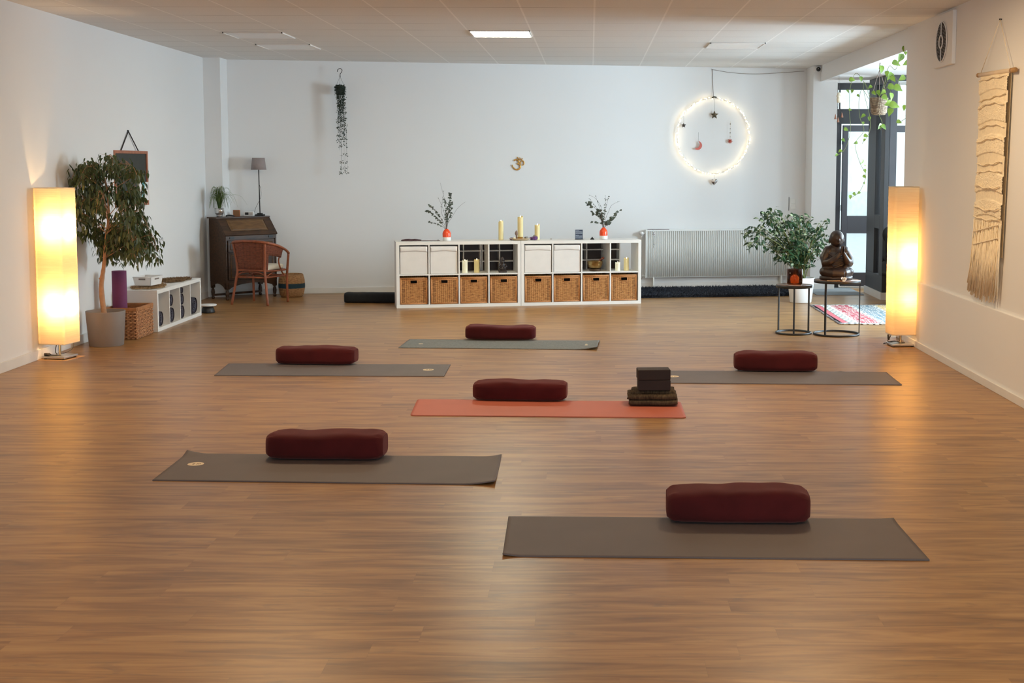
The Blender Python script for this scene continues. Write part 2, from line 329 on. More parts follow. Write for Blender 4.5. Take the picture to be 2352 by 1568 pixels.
# ------------------------------------------------------------------ mesh helpers
class MB:
    def __init__(s): s.v = []; s.f = []; s.mi = []; s.cur = 0; s.sm = []
    def add(s, vs, fs, smooth=False):
        o = len(s.v); s.v += [tuple(v) for v in vs]
        for f in fs: s.f.append([o + i for i in f]); s.mi.append(s.cur); s.sm.append(smooth)
        return s
    def box(s, a, b):
        x0, y0, z0 = a; x1, y1, z1 = b
        v = [(x0, y0, z0), (x1, y0, z0), (x1, y1, z0), (x0, y1, z0), (x0, y0, z1), (x1, y0, z1), (x1, y1, z1), (x0, y1, z1)]
        return s.add(v, [(0, 3, 2, 1), (4, 5, 6, 7), (0, 1, 5, 4), (1, 2, 6, 5), (2, 3, 7, 6), (3, 0, 4, 7)])
    def quad(s, *p): return s.add(p, [tuple(range(len(p)))])
    def prism(s, poly, lo, hi, axis='x'):
        n = len(poly)
        def pt(p, t):
            if axis == 'x': return (t, p[0], p[1])
            if axis == 'y': return (p[0], t, p[1])
            return (p[0], p[1], t)
        v = [pt(p, lo) for p in poly] + [pt(p, hi) for p in poly]
        f = [tuple(range(n))[::-1], tuple(range(n, 2 * n))] + [(i, (i + 1) % n, n + (i + 1) % n, n + i) for i in range(n)]
        return s.add(v, f)
    def tube(s, pts, r, n=8, cap=True, flat=1.0, smooth=True):
        pts = [Vector(p) for p in pts]; k = len(pts)
        rs = r if isinstance(r, (list, tuple)) else [r] * k
        vs = []; prev = None
        for i, p in enumerate(pts):
            t = (pts[min(i + 1, k - 1)] - pts[max(i - 1, 0)])
            t = t.normalized() if t.length > 1e-9 else Vector((0, 0, 1))
            if prev is None:
                ref = Vector((0, 0, 1)) if abs(t.z) < 0.9 else Vector((1, 0, 0))
                a = t.cross(ref).normalized()
            else:
                a = (prev - t * prev.dot(t)); a = a.normalized() if a.length > 1e-6 else t.orthogonal().normalized()
            prev = a; b = t.cross(a)
            for j in range(n):
                q = 2 * PI * j / n
                vs.append(p + a * math.cos(q) * rs[i] + b * math.sin(q) * rs[i] * flat)
        fs = [(i * n + j, i * n + (j + 1) % n, (i + 1) * n + (j + 1) % n, (i + 1) * n + j) for i in range(k - 1) for j in range(n)]
        if cap: fs += [tuple(range(n))[::-1], tuple(range((k - 1) * n, k * n))]
        return s.add(vs, fs, smooth)
    def lathe(s, prof, n=32, c=(0, 0), cap=False, sx=1, sy=1):
        vs = []
        for r, z in prof:
            for j in range(n):
                q = 2 * PI * j / n; vs.append((c[0] + r * sx * math.cos(q), c[1] + r * sy * math.sin(q), z))
        k = len(prof)
        fs = [(i * n + j, i * n + (j + 1) % n, (i + 1) * n + (j + 1) % n, (i + 1) * n + j) for i in range(k - 1) for j in range(n)]
        if cap: fs += [tuple(range(n))[::-1], tuple(range((k - 1) * n, k * n))]
        return s.add(vs, fs, True)
    def grid(s, fn, nu, nv, wu=False, wv=False, smooth=True):
        vs = [fn(i / (nu if wu else nu - 1), j / (nv if wv else nv - 1)) for i in range(nu) for j in range(nv)]
        fs = [(i * nv + j, ((i + 1) % nu) * nv + j, ((i + 1) % nu) * nv + (j + 1) % nv, i * nv + (j + 1) % nv)
              for i in range(nu if wu else nu - 1) for j in range(nv if wv else nv - 1)]
        return s.add(vs, fs, smooth)
    def ball(s, c, r, n=12, m_=8, sc3=(1, 1, 1)):
        return s.grid(lambda u, v: (c[0] + r * sc3[0] * math.sin(PI * (0.001 + 0.998 * u)) * math.cos(2 * PI * v), c[1] + r * sc3[1] * math.sin(PI * (0.001 + 0.998 * u)) * math.sin(2 * PI * v), c[2] + r * sc3[2] * math.cos(PI * u)), m_ + 1, n, False, True)
    def build(s, name, mats, parent=None, bevel=0, seg=2, loc=None, rotz=0.0):
        me = bpy.data.meshes.new(name); me.from_pydata(s.v, [], s.f)
        if not isinstance(mats, (list, tuple)): mats = [mats]
        for x in mats: me.materials.append(M[x] if isinstance(x, str) else x)
        me.polygons.foreach_set('material_index', s.mi); me.polygons.foreach_set('use_smooth', s.sm)
        me.update()
        b = bmesh.new(); b.from_mesh(me); bmesh.ops.recalc_face_normals(b, faces=b.faces); b.to_mesh(me); b.free()
        o = bpy.data.objects.new(name, me); COL.objects.link(o)
        if parent: o.parent = parent
        if loc is not None: o.location = loc
        o.rotation_euler.z = rotz
        if bevel:
            md = o.modifiers.new('bevel', 'BEVEL'); md.width = bevel; md.segments = seg; md.limit_method = 'ANGLE'; md.angle_limit = 0.6
        return o

def tag(o, label, cat, group=None, kind=None):
    if label: o['label'] = label
    if cat: o['category'] = cat
    if group: o['group'] = group
    if kind: o['kind'] = kind
    return o
def thing(name, loc, label, cat, rotz=0.0, group=None):
    o = bpy.data.objects.new(name, None); COL.objects.link(o); o.empty_display_size = 0.1
    o.location = loc; o.rotation_euler.z = rotz; return tag(o, label, cat, group)
def struct(o): o['kind'] = 'structure'; return o
def copy_tree(o, parent=None):
    c = o.copy(); COL.objects.link(c)
    if parent: c.parent = parent
    for ch in list(o.children): copy_tree(ch, c)
    return c
def spline(pts, n=6):
    P = [Vector(p) for p in pts]; out = []
    for i in range(len(P) - 1):
        a = P[max(i - 1, 0)]; b = P[i]; c = P[i + 1]; d = P[min(i + 2, len(P) - 1)]
        for k in range(n):
            t = k / n; out.append(0.5 * ((2 * b) + (c - a) * t + (2 * a - 5 * b + 4 * c - d) * t * t + (-a + 3 * b - 3 * c + d) * t ** 3))
    out.append(P[-1]); return out
def remesh(o, vox=0.006, smooth=4):
    r = o.modifiers.new('r', 'REMESH'); r.mode = 'VOXEL'; r.voxel_size = vox; r.use_smooth_shade = True
    s = o.modifiers.new('s', 'SMOOTH'); s.iterations = smooth; s.factor = 0.5
    return o

# ------------------------------------------------------------------ room
# back wall frame: origin at its left end, running right and slightly away
WA = Vector((-3.722, 16.939, 0)); WD = Vector((0.9835, 0.1809, 0)); WN = Vector((-0.1809, 0.9835, 0)); WROT = math.atan2(WD.y, WD.x)
def wb(x, off=0.0, z=0.0):          # point in front of the back wall above world x
    s = (x - WA.x) / WD.x; p = WA + WD * s - WN * off; return Vector((p.x, p.y, z))
CZ = 3.0
b = MB(); b.box((-6.5, -4.2, -0.1), (8, 20.0, 0)); struct(b.build('floor', 'floor'))
b = MB(); b.box((-5.4, -3.2, CZ), (3.4, 18.9, CZ + 0.15)); struct(b.build('ceiling', 'ceil'))
def lw(y): return -4.74 - 0.10 * (y - 10) / 6.6      # inner face of the left wall
b = MB(); b.prism([(lw(-3.2), -3.2), (lw(17.2), 17.2), (lw(17.2) - 0.2, 17.2), (lw(-3.2) - 0.2, -3.2)], 0, CZ, 'z'); struct(b.build('wall_left', 'wall'))
b = MB()
p0 = wb(-5.1); p1 = wb(3.40)
b.prism([(p0.x, p0.y), (p1.x, p1.y), (p1.x, p1.y + 0.2), (p0.x, p0.y + 0.2)], 0, CZ + 0.05, 'z'); struct(b.build('wall_back', 'wall'))
b = MB(); b.box((lw(16.5) - 0.05, 16.46, 0), (-4.625, 17.0, CZ)); struct(b.build('trim_1', 'wall'))           # corner pier left
b = MB(); b.box((2.975, 17.62, 0), (3.30, 18.6, CZ)); struct(b.build('trim_2', 'wall2'))                       # corner pier right
b = MB(); b.box((3.05, -3.2, 0.606), (3.25, 12.75, CZ)); struct(b.build('wall_right', 'wall'))
b = MB(); b.box((3.025, -3.2, 0), (3.25, 12.75, 0.606)); struct(b.build('wall_right_dado', 'wall', bevel=0.004))
b = MB(); b.box((3.07, 12.75, 2.79), (3.29, 17.62, CZ)); struct(b.build('trim_3', 'wall2'))                    # beam over the opening
b = MB(); b.box((3.25, 12.55, 0), (6.4, 12.75, 2.79)); struct(b.build('wall_alcove_front', 'wall2'))
b = MB(); b.box((3.29, 12.75, 2.79), (6.4, 18.3, 2.9)); struct(b.build('ceiling_alcove', 'wall2'))
b = MB()  # alcove end wall with an unseen window opening added for the side daylight
b.box((5.45, 12.75, 0), (5.60, 16.5, 0.8)); b.box((5.45, 12.75, 2.55), (5.60, 16.5, 2.79)); b.box((5.45, 12.75, 0.8), (5.60, 12.9, 2.55)); b.box((5.45, 14.4, 0.8), (5.60, 16.5, 2.55))
struct(b.build('wall_alcove_side', 'wall2'))
b = MB()  # wall behind the camera with an unseen window opening added for the front daylight
b.box((-5.2, -3.2, 0), (0.7, -3.0, CZ)); b.box((2.7, -3.2, 0), (3.25, -3.0, CZ)); b.box((0.7, -3.2, 0), (2.7, -3.0, 0.8)); b.box((0.7, -3.2, 2.5), (2.7, -3.0, CZ))
struct(b.build('wall_front', 'wall'))
b = MB()
for x in (0.7, 1.66, 2.64): b.box((x, -3.15, 0.8), (x + 0.06, -3.08, 2.5))
b.box((0.7, -3.15, 0.8), (2.7, -3.08, 0.87)); b.box((0.7, -3.15, 2.43), (2.7, -3.08, 2.5)); o = struct(b.build('window_added_front', 'dframe'))  # frame of the added front window, unseen
b = MB(); b.box((0.75, -3.12, 0.85), (2.65, -3.11, 2.45)); b.build('glass_pane', 'glass', o)
b = MB()
for y in (12.9, 13.62, 14.34): b.box((5.48, y, 0.8), (5.55, y + 0.06, 2.55))
b.box((5.48, 12.9, 0.8), (5.55, 14.4, 0.86)); b.box((5.48, 12.9, 2.49), (5.55, 14.4, 2.55)); o = struct(b.build('window_added_side', 'dframe'))  # frame of the added alcove side window, unseen
b = MB(); b.box((5.51, 12.9, 0.82), (5.52, 14.4, 2.52)); b.build('glass_pane', 'glass', o)
# baseboards
b = MB(); b.prism([(lw(-3) , -3.0), (lw(16.4), 16.4), (lw(16.4) + 0.016, 16.4), (lw(-3) + 0.016, -3.0)], 0, 0.085, 'z'); struct(b.build('baseboard_left', 'base', bevel=0.003))
b = MB(); b.box((3.008, -3.0, 0), (3.025, 12.75, 0.062)); struct(b.build('baseboard_right', 'base', bevel=0.003))
p0 = wb(-4.6); p1 = wb(2.96); n = WN * 0.016
b = MB(); b.prism([(p0.x, p0.y), (p1.x, p1.y), (p1.x - n.x, p1.y - n.y), (p0.x - n.x, p0.y - n.y)], 0, 0.075, 'z'); struct(b.build('baseboard_back', 'base', bevel=0.003))
b = MB(); b.box((2.960, 17.605, 0), (3.30, 17.62, 0.08)); struct(b.build('baseboard_pier', 'base'))
# outdoors beyond the glass
b = MB(); b.box((-2, 19.9, -0.12), (30, 45, -0.02)); b.box((6.4, 5, -0.12), (30, 20, -0.02)); struct(b.build('pavement', simple('pale_paving', (0.55, 0.56, 0.57), 0.8)))
b = MB(); b.box((-4, 34, 0), (26, 36, 1.0)); g = thing('building', (0, 0, 0), 'pale building seen blurred through the entrance glass', 'building')
b.build('plinth', simple('grey_plinth', (0.72, 0.74, 0.75), 0.8), g)
b = MB(); b.box((-4, 34.2, 1.0), (26, 36, 7.0)); b.build('wall', simple('white_render', (0.85, 0.85, 0.85), 0.8), g)

# entrance: glazed door, side panel and window (dark frames)
def frame_rect(b, x0, x1, z0, z1, y0, y1, wl, wr, wb_, wt):
    b.box((x0, y0, z0), (x0 + wl, y1, z1)); b.box((x1 - wr, y0, z0), (x1, y1, z1))
    b.box((x0 + wl, y0, z0), (x1 - wr, y1, z0 + wb_)); b.box((x0 + wl, y0, z1 - wt), (x1 - wr, y1, z1))
b = MB()
frame_rect(b, 3.30, 4.05, 0, 2.79, 17.90, 17.98, 0.06, 0.08, 0.0, 0.09)
b.box((3.36, 17.90, 2.24), (3.97, 17.98, 2.44)); b.box((3.385, 17.92, 2.44), (3.40, 17.96, 2.70))
o = struct(b.build('door_1', 'dframe', bevel=0.004))
b = MB(); b.box((3.36, 17.93, 2.44), (3.97, 17.94, 2.70)); b.build('transom_glass', 'glass', o)
b = MB(); frame_rect(b, 3.435, 3.965, 0.02, 2.22, 17.88, 17.94, 0.075, 0.085, 0.19, 0.085)
b.box((3.51, 17.88, 0.75), (3.88, 17.94, 0.99)); d = b.build('door_leaf', 'dframe2', o, bevel=0.004)
b = MB(); b.box((3.51, 17.905, 0.21), (3.88, 17.915, 0.75)); b.box((3.51, 17.905, 0.99), (3.88, 17.915, 2.14)); b.build('door_glass', 'glass', d)
b = MB(); b.box((3.42, 17.87, 1.06), (3.44, 17.89, 1.14)); b.build('hinge', 'black', d)
b = MB(); b.box((3.42, 17.87, 1.96), (3.44, 17.89, 2.04)); b.build('hinge', 'black', d)
b = MB(); b.box((3.36, 17.93, 0.0), (3.42, 17.96, 2.24)); b.build('jamb_gap', 'dframe2', o)
# side panel of the porch, running towards the room
b = MB()
def pan(y0, y1, z0, z1): b.box((3.65, y0, z0), (3.71, y1, z1))
pan(16.30, 17.27, 0.09, 0.30); pan(16.30, 17.27, 2.70, 2.79)
pan(16.30, 16.50, 0.30, 2.70); pan(16.80, 17.27, 0.30, 2.70)
pan(16.50, 16.80, 0.88, 1.05)
o = struct(b.build('window_4', 'dframe', bevel=0.004))
b = MB(); b.box((3.675, 16.5, 0.30), (3.682, 16.8, 2.70)); b.build('glass_pane', 'glass', o)
b = MB(); b.box((3.635, 16.28, 0), (3.72, 17.29, 0.09)); b.build('plinth', 'base', o)
# window wall behind the sofa
b = MB(); b.box((3.71, 16.30, 0), (6.25, 16.45, 0.95)); struct(b.build('wall_window', 'dframe'))
b = MB(); b.box((3.72, 16.265, 0), (6.2, 16.30, 0.09)); struct(b.build('baseboard_window', 'base'))
b = MB(); b.box((3.71, 16.30, 0.95), (3.80, 16.42, 2.79)); b.box((3.80, 16.32, 0.95), (6.2, 16.42, 1.02)); b.box((3.80, 16.32, 2.72), (6.2, 16.42, 2.79))
b.box((3.80, 16.34, 2.09), (6.2, 16.40, 2.17)); b.box((5.0, 16.32, 1.02), (5.08, 16.42, 2.72))
o = struct(b.build('window_1', 'dframe2', bevel=0.004))
b = MB(); b.box((3.8, 16.365, 1.02), (6.2, 16.373, 2.72)); b.build('glass_pane', 'glass', o)

# ------------------------------------------------------------------ ceiling lights and added warm fill
def led(x0, y0, lit, label):
    t = thing('ceiling_light', (x0 + 0.305, y0 + 0.305, CZ), label, 'ceiling light', group='square light panels in the tile ceiling')
    b = MB(); q = 0.302
    for a, c in (((-q, -q), (q, -q + .012)), ((-q, q - .012), (q, q)), ((-q, -q), (-q + .012, q)), ((q - .012, -q), (q, q))): b.box((*a, -0.012), (*c, -0.0006))
    b.build('frame', 'white', t)
    b = MB(); b.box((-q + .012, -q + .012, -0.008), (q - .012, q - .012, -0.001)); b.build('diffuser', 'led' if lit else 'ledoff', t)
led(-1.21, 13.08, True, 'lit square light panel glowing white in the tile ceiling')
led(1.29, 14.33, False, 'unlit light panel in the ceiling, above the fairy light ring')
led(-3.71, 13.3, False, 'unlit light panel nearer the camera of the two at left')
led(-3.71, 14.6, False, 'unlit light panel nearer the back wall of the two at left')
for x, y in ((-2.2, 9.1), (1.5, 9.1)):  # warm fill lights added at the ceiling, out of view
    area('warm_fill_middle', (x, y, 2.96), (0, 0, -1), 0.6, 0.6, 44, (1.0, 0.72, 0.42))
for x, y in ((-2.2, 4.0), (1.5, 4.0)):  # more added warm fill, nearer the camera
    area('warm_fill_near', (x, y, 2.96), (0, 0, -1), 1.2, 1.2, 18, (1.0, 0.60, 0.27))

# ------------------------------------------------------------------ yoga mats
def yoga_mat(q, mname, label, curls=(), logos=(), rounded=0.0, name='yoga_mat'):
    """q = back-left, back-right, front-right, front-left corners on the floor"""
    q = [Vector((x, y, 0)) for x, y in q]; c = sum(q, Vector()) / 4
    t = thing(name, c, label, 'yoga mat', group='yoga mats laid out on the wood floor')
    q = [p - c for p in q]; nu, nv, th = 96, 32, 0.005
    def P(u, v):
        u2, v2 = u, v
        if rounded:
            dx = min(u, 1 - u) * 1.83; dy = min(v, 1 - v) * 0.61
            if dx < rounded and dy < rounded:
                ex = rounded - dx; ey = rounded - dy; L = max(math.hypot(ex, ey), 1e-6); mm = max(ex, ey)
                k = mm / L; dx = rounded - ex * k; dy = rounded - ey * k
                u2 = dx / 1.83 if u < 0.5 else 1 - dx / 1.83; v2 = dy / 0.61 if v < 0.5 else 1 - dy / 0.61
        p = q[0].lerp(q[1], u2).lerp(q[3].lerp(q[2], u2), v2)
        z = 0.0006 * math.sin(u * 9 + v * 5) + 0.0007
        for cu, cv, ru, rv, h in curls:
            d = math.hypot((u - cu) * 1.83 / ru, (v - cv) * 0.61 / rv)
            if d < 1: z += h * (1 - d) ** 1.6
        return Vector((p.x, p.y, z))
    b = MB()
    b.grid(lambda u, v: P(u, v) + Vector((0, 0, th)), nu, nv)
    b.grid(lambda u, v: P(u, v), nu, nv)
    N = nu * nv
    rim = [i * nv for i in range(nu)] + [(nu - 1) * nv + j for j in range(1, nv)] + [i * nv + nv - 1 for i in range(nu - 2, -1, -1)] + [j for j in range(nv - 2, 0, -1)]
    for i in range(len(rim)):
        a, c_ = rim[i], rim[(i + 1) % len(rim)]; b.f.append([a, c_, c_ + N, a + N]); b.mi.append(0); b.sm.append(False)
    body = b.build('mat_sheet', mname, t)
    for (u, v, rx, ry, kind) in logos:
        p = P(u, v); zz = p.z + th + 0.0008
        if kind == 'oval':
            b = MB(); n = 32; b.add([(p.x + rx * math.cos(2 * PI * i / n), p.y + ry * math.sin(2 * PI * i / n), zz) for i in range(n)], [tuple(range(n))])
            lo = b.build('logo', 'logo', t); lo['label'] = 'round cream logo print'
            b = MB()
            for k in range(5):
                a = k * 2 * PI / 5; b.add([(p.x - 0.25 * rx + 0.2 * rx * math.cos(a + s_) * r_, p.y + 0.5 * ry * math.sin(a + s_) * r_, zz + 0.0006) for s_, r_ in ((0, 1), (0.5, .55), (0, 0.1), (-.5, .55))], [(0, 1, 2, 3)])
            for k in range(3): b.box((p.x + (0.12 + 0.18 * k) * rx, p.y - 0.2 * ry + 0.08 * ry * k, zz), (p.x + (0.22 + 0.18 * k) * rx, p.y + 0.35 * ry, zz + 0.0006))
            b.build('logo_mark', 'logodark', lo)
        else:
            b = MB()
            for k in range(3): b.box((p.x - rx + 0.2 * rx * k, p.y - ry + 0.75 * ry * k, zz), (p.x + rx - 0.3 * rx * k, p.y - ry + (0.75 * k + .45) * ry, zz + 0.0006))
            b.build('logo', 'logo', t)
    return t
yoga_mat([(-0.390, 6.120), (1.444, 6.084), (1.449, 5.441), (-0.376, 5.490)], 'matbrown', 'taupe yoga mat nearest the camera, at the right of the room', curls=((0, 1, .09, .09, .010), (1, 0, .1, .1, .006)))
yoga_mat([(-2.342, 7.470), (-0.509, 7.400), (-0.500, 6.745), (-2.329, 6.827)], 'matbrown', 'taupe yoga mat with a round cream logo, front left of the orange mat', curls=((1, 1, .16, .16, .020), (1, 0, .10, .18, .014), (0, 0, .12, .12, .020)), logos=((0.07, 0.42, 0.045, 0.045, 'oval'),))
yoga_mat([(-1.236, 9.245), (0.642, 9.165), (0.640, 8.575), (-1.207, 8.642)], 'matorange', 'terracotta orange yoga mat in the middle of the floor', rounded=0.035)
yoga_mat([(-3.048, 10.903), (-1.174, 10.879), (-1.161, 10.268), (-2.993, 10.288)], 'matgrey', 'grey yoga mat at left behind the others, logo at its right end', logos=((0.915, 0.48, 0.045, 0.045, 'oval'),))
yoga_mat([(-1.741, 12.462), (0.090, 12.385), (0.060, 11.790), (-1.762, 11.893)], 'matmel', 'mottled blue grey yoga mat nearest the white cube shelf', curls=((1, 0.5, .14, .5, .024), (1, 1, .2, .2, .018)), logos=((0.09, 0.55, 0.022, 0.022, 'oval'), (0.94, 0.5, 0.016, 0.05, 'bars')))
yoga_mat([(0.557, 10.575), (2.410, 10.515), (2.391, 9.905), (0.486, 9.976)], 'matgrey', 'grey yoga mat at right in front of the nesting tables', curls=((0, 0, .1, .1, .008), (0.8, 0, .05, .05, .006)), logos=((0.075, 0.50, 0.045, 0.045, 'oval'),))

# ------------------------------------------------------------------ bolsters
def bolster(x, y, rot, seed, label, L=0.66, D=0.25, Hh=0.178, bow=0.0):
    t = thing('bolster', (x, y, 0.0066), label, 'yoga bolster', rot, 'maroon bolsters resting on the yoga mats')
    rr = random.Random(seed); ph = [rr.uniform(0, 6) for _ in range(6)]; nu, nv = 90, 72
    def prof(e):  # rounded end inset
        return 1 - 0.24 * max(0, 1 - e / 0.11) ** 2.2 - 0.16 * max(0, 1 - e / 0.035) ** 2
    def fn(u, v):
        a = 2 * PI * v; s = u * 2 - 1
        e = (1 - abs(s)) * L / 2
        k = 0.43; cx = math.copysign(abs(math.cos(a)) ** k, math.cos(a)); sx_ = math.copysign(abs(math.sin(a)) ** (k + 0.12), math.sin(a))
        q = prof(e)
        y_ = cx * D / 2 * q; z_ = sx_ * Hh / 2 * (q * 0.72 + 0.28) + 0.0
        top = 0.5 + 0.5 * math.sin(a)
        z_ += top * (0.004 * math.sin(2.2 * s + ph[0]) + 0.0025 * math.sin(5.3 * s + ph[1]) + bow * (1 - s * s))
        n3 = noise.noise(Vector((s * 3 + seed, y_ * 9, z_ * 9 + seed)))
        z_ += top * 0.005 * n3; y_ += 0.005 * n3
        # corner puckers
        pk = math.exp(-((e - 0.03) / 0.018) ** 2) * (0.006 * math.sin(a * 8 + ph[2]))
        y_ *= 1 - pk * 4; z_ += pk * 0.5
        return (s * L / 2, y_, max(z_ + Hh / 2, 0.0008 + 0.0))
    b = MB(); b.grid(fn, nu, nv, False, True)
    b.f.append(list(range(nv))); b.f.append(list(range((nu - 1) * nv, nu * nv))); b.mi += [0, 0]; b.sm += [False, False]
    b.build('cushion_cover', 'maroon', t)
    for e in (0, nu - 1):
        ring = [Vector(b.v[e * nv + j]) for j in range(nv)]; c = sum(ring, Vector()) / nv; sg = -1 if e == 0 else 1
        ring = [c + (p - c) * 1.01 + Vector((sg * -0.004, 0, 0)) for p in ring]
        for p in ring: p.z = max(p.z, 0.005)
        bb = MB(); bb.tube(ring + [ring[0]], 0.0038, 6, False); bb.build('end_seam', 'piping', t)
    return t
bolster(0.700, 6.090, -0.022, 1, 'maroon bolster nearest the camera on the right taupe mat', 0.672, 0.26, 0.146, 0.006)
bolster(-1.510, 7.395, -0.03, 2, 'maroon bolster on the taupe mat with round logo, front left', 0.672, 0.26, 0.144, 0.002)
bolster(-0.500, 9.265, -0.06, 3, 'maroon bolster on the orange mat', 0.668, 0.24, 0.132, -0.002)
bolster(-2.305, 10.93, -0.06, 4, 'maroon bolster on the grey mat at left, sagging in its middle', 0.67, 0.25, 0.142, -0.004)
bolster(-0.862, 12.50, -0.03, 5, 'maroon bolster on the mottled blue grey mat near the shelf', 0.67, 0.24, 0.130, 0.0)
bolster(1.517, 10.61, -0.035, 6, 'maroon bolster on the grey mat in front of the nesting tables', 0.67, 0.25, 0.146, 0.010)

# ------------------------------------------------------------------ blanket and blocks
t = thing('folded_blanket', (0.44, 9.08, 0.0066), 'folded dark olive blanket under two black blocks on orange mat', 'blanket', -0.03)
b = MB()
def fold(x0, x1, y0, y1, z0, z1, k):
    def fn(u, v):
        a = 2 * PI * v; s = u * 2 - 1
        e = 1 - max(0, abs(s) - 0.86) ** 2 * 12
        cx = math.copysign(abs(math.cos(a)) ** .6, math.cos(a)); sz = math.copysign(abs(math.sin(a)) ** .75, math.sin(a))
        p = Vector(((x0 + x1) / 2 + s * (x1 - x0) / 2, (y0 + y1) / 2 + cx * (y1 - y0) / 2 * (0.9 + 0.1 * e), (z0 + z1) / 2 + sz * (z1 - z0) / 2 * max(e, .2)))
        nn = noise.noise(p * 9 + Vector((k, 0, 0))); p.z += 0.007 * nn; p.x += 0.006 * noise.noise(p * 14); p.z = max(p.z, 0.001)
        return p
    b.grid(fn, 40, 28, False, True)
    o = len(b.v) - 40 * 28
    b.f.append(list(range(o, o + 28))); b.f.append(list(range(o + 39 * 28, o + 40 * 28))); b.mi += [0, 0]; b.sm += [True, True]
fold(-0.165, 0.172, -0.115, 0.13, 0.0, 0.052, 1); fold(-0.178, 0.165, -0.105, 0.13, 0.036, 0.085, 5); fold(-0.15, 0.155, -0.06, 0.14, 0.07, 0.105, 9)
b.build('blanket_folds', 'blanket', t)
def block(x, y, z, rot, label):
    b = MB(); b.box((-0.114, -0.062, 0), (0.114, 0.062, 0.073)); o = b.build('yoga_block', 'block', None, 0.006, 3, (x, y, z), rot)
    return tag(o, label, 'yoga block', 'black foam blocks stacked on the blanket')
block(0.446, 9.06, 0.1125, 0.03, 'lower black foam yoga block, between blanket and upper block')
block(0.443, 9.058, 0.1865, 0.075, 'upper black foam yoga block on top of the stack')

# ------------------------------------------------------------------ paper floor lamps
def floor_lamp(x, y, rot, label, bulbs, z0, z1, side, basex=0.0):
    t = thing('floor_lamp', (x, y, 0), label, 'floor lamp', rot, 'paper floor lamps against the side walls')
    h = 0.108
    b = MB(); b.box((-h, -h, 0.008), (h, h, 0.026)); b.build('base', 'chrome', t, 0.004)
    for sx in (-1, 1):
        for sy in (-1, 1): b = MB(); b.lathe([(0.012, 0), (0.012, 0.008)], 10, (sx * 0.085, sy * 0.085), True); b.build('base_foot', 'black', t)
    b = MB(); b.tube([(0, 0, 0.026), (0, 0, z1 - 0.02)], 0.011, 12); b.build('pole', 'chrome', t)
    hs = side / 2; b = MB(); nz = 160
    per = []
    for i, (a, c) in enumerate(((( -1, -1), (1, -1)), ((1, -1), (1, 1)), ((1, 1), (-1, 1)), ((-1, 1), (-1, -1)))):
        for k in range(10): u = k / 10; per.append((a[0] + (c[0] - a[0]) * u, a[1] + (c[1] - a[1]) * u))
    def fn(u, v):
        i = int(round(v * len(per))) % len(per); px, py = per[i]
        z = z0 + (z1 - z0) * u; w_ = 1 - 0.012 * noise.noise(Vector((px * 2, py * 2, z * 38))) - 0.01 * noise.noise(Vector((px + 3, py, z * 7)))
        edge = max(abs(px), abs(py)) if abs(abs(px) - abs(py)) > 0.05 else 0.985
        return (px * hs * w_ * edge, py * hs * w_ * edge, z)
    b.grid(fn, nz, len(per), False, True); b.build('lamp_shade', 'shade', t)
    b = MB()
    for zz in (z0 + 0.004, z1 - 0.004): b = MB(); b.tube([(-hs, -hs, zz), (hs, -hs, zz), (hs, hs, zz), (-hs, hs, zz), (-hs, -hs, zz)], 0.002, 6); b.build('shade_wire', 'chrome', t)
    b = MB()
    for zz in (z0 + 0.3, z1 - 0.02):
        b = MB(); b.tube([(-hs, 0, zz), (hs, 0, zz)], 0.002, 6); b.tube([(0, -hs, zz), (0, hs, zz)], 0.002, 6); b.build('shade_spider', 'chrome', t)
    for bz, e in bulbs:
        b = MB(); b.lathe([(0.014, bz - 0.09), (0.016, bz - 0.05), (0.012, bz - 0.04)], 12, (0.035, 0), True); b.build('socket', 'white', t)
        l = bpy.data.lights.new('bulb', 'POINT'); l.energy = e * 0.95; l.color = (1.0, 0.60, 0.26); l.shadow_soft_size = 0.035
        lo = bpy.data.objects.new('bulb_light', l); COL.objects.link(lo); lo.parent = t; lo.location = (0.035, 0, bz)
    return t
tl = floor_lamp(-4.605, 11.24, math.radians(-10), 'glowing paper floor lamp against the left wall beside the potted tree', ((1.135, 19), (0.47, 19)), 0.13, 1.475, 0.245)
b = MB()
b.tube(spline([(-0.02, -0.01, 0.13), (-0.03, -0.02, 0.06), (-0.01, -0.03, 0.032), (-0.06, -0.06, 0.032), (-0.09, -0.05, 0.04), (-0.05, -0.085, 0.034), (-0.095, -0.07, 0.045), (-0.06, -0.04, 0.036), (-0.1, -0.06, 0.033), (0.0, -0.05, 0.031), (0.03, -0.03, 0.031)]), 0.0036, 6)
b.tube(spline([(0.01, 0.0, 0.035), (0.06, 0.0, 0.05), (0.09, 0.05, 0.08), (0.085, 0.08, 0.13)]), 0.0028, 6)
b.tube([(-0.10, -0.075, 0.038), (-0.055, -0.065, 0.038)], 0.013, 8)
b.build('power_cord', 'cable', tl)
tr = floor_lamp(2.935, 12.12, math.radians(4) , 'glowing paper floor lamp at the right wall corner by the tables', ((0.84, 17), (0.45, 6)), 0.11, 1.485, 0.225)
tr.location.x = 2.90
b = MB()
b.tube(spline([(-0.07, 0.02, 0.13), (-0.085, 0.05, 0.07), (-0.10, 0.06, 0.032), (-0.05, 0.02, 0.04), (0, -0.02, 0.033), (0.04, 0, 0.032), (-0.05, 0.05, 0.033), (-0.13, 0.08, 0.01), (-0.1, 0.16, 0.006)]), 0.0036, 6)
b.tube([(-0.095, 0.05, 0.05), (-0.1, 0.05, 0.1)], 0.011, 8)
b.build('power_cord', 'cable', tr)

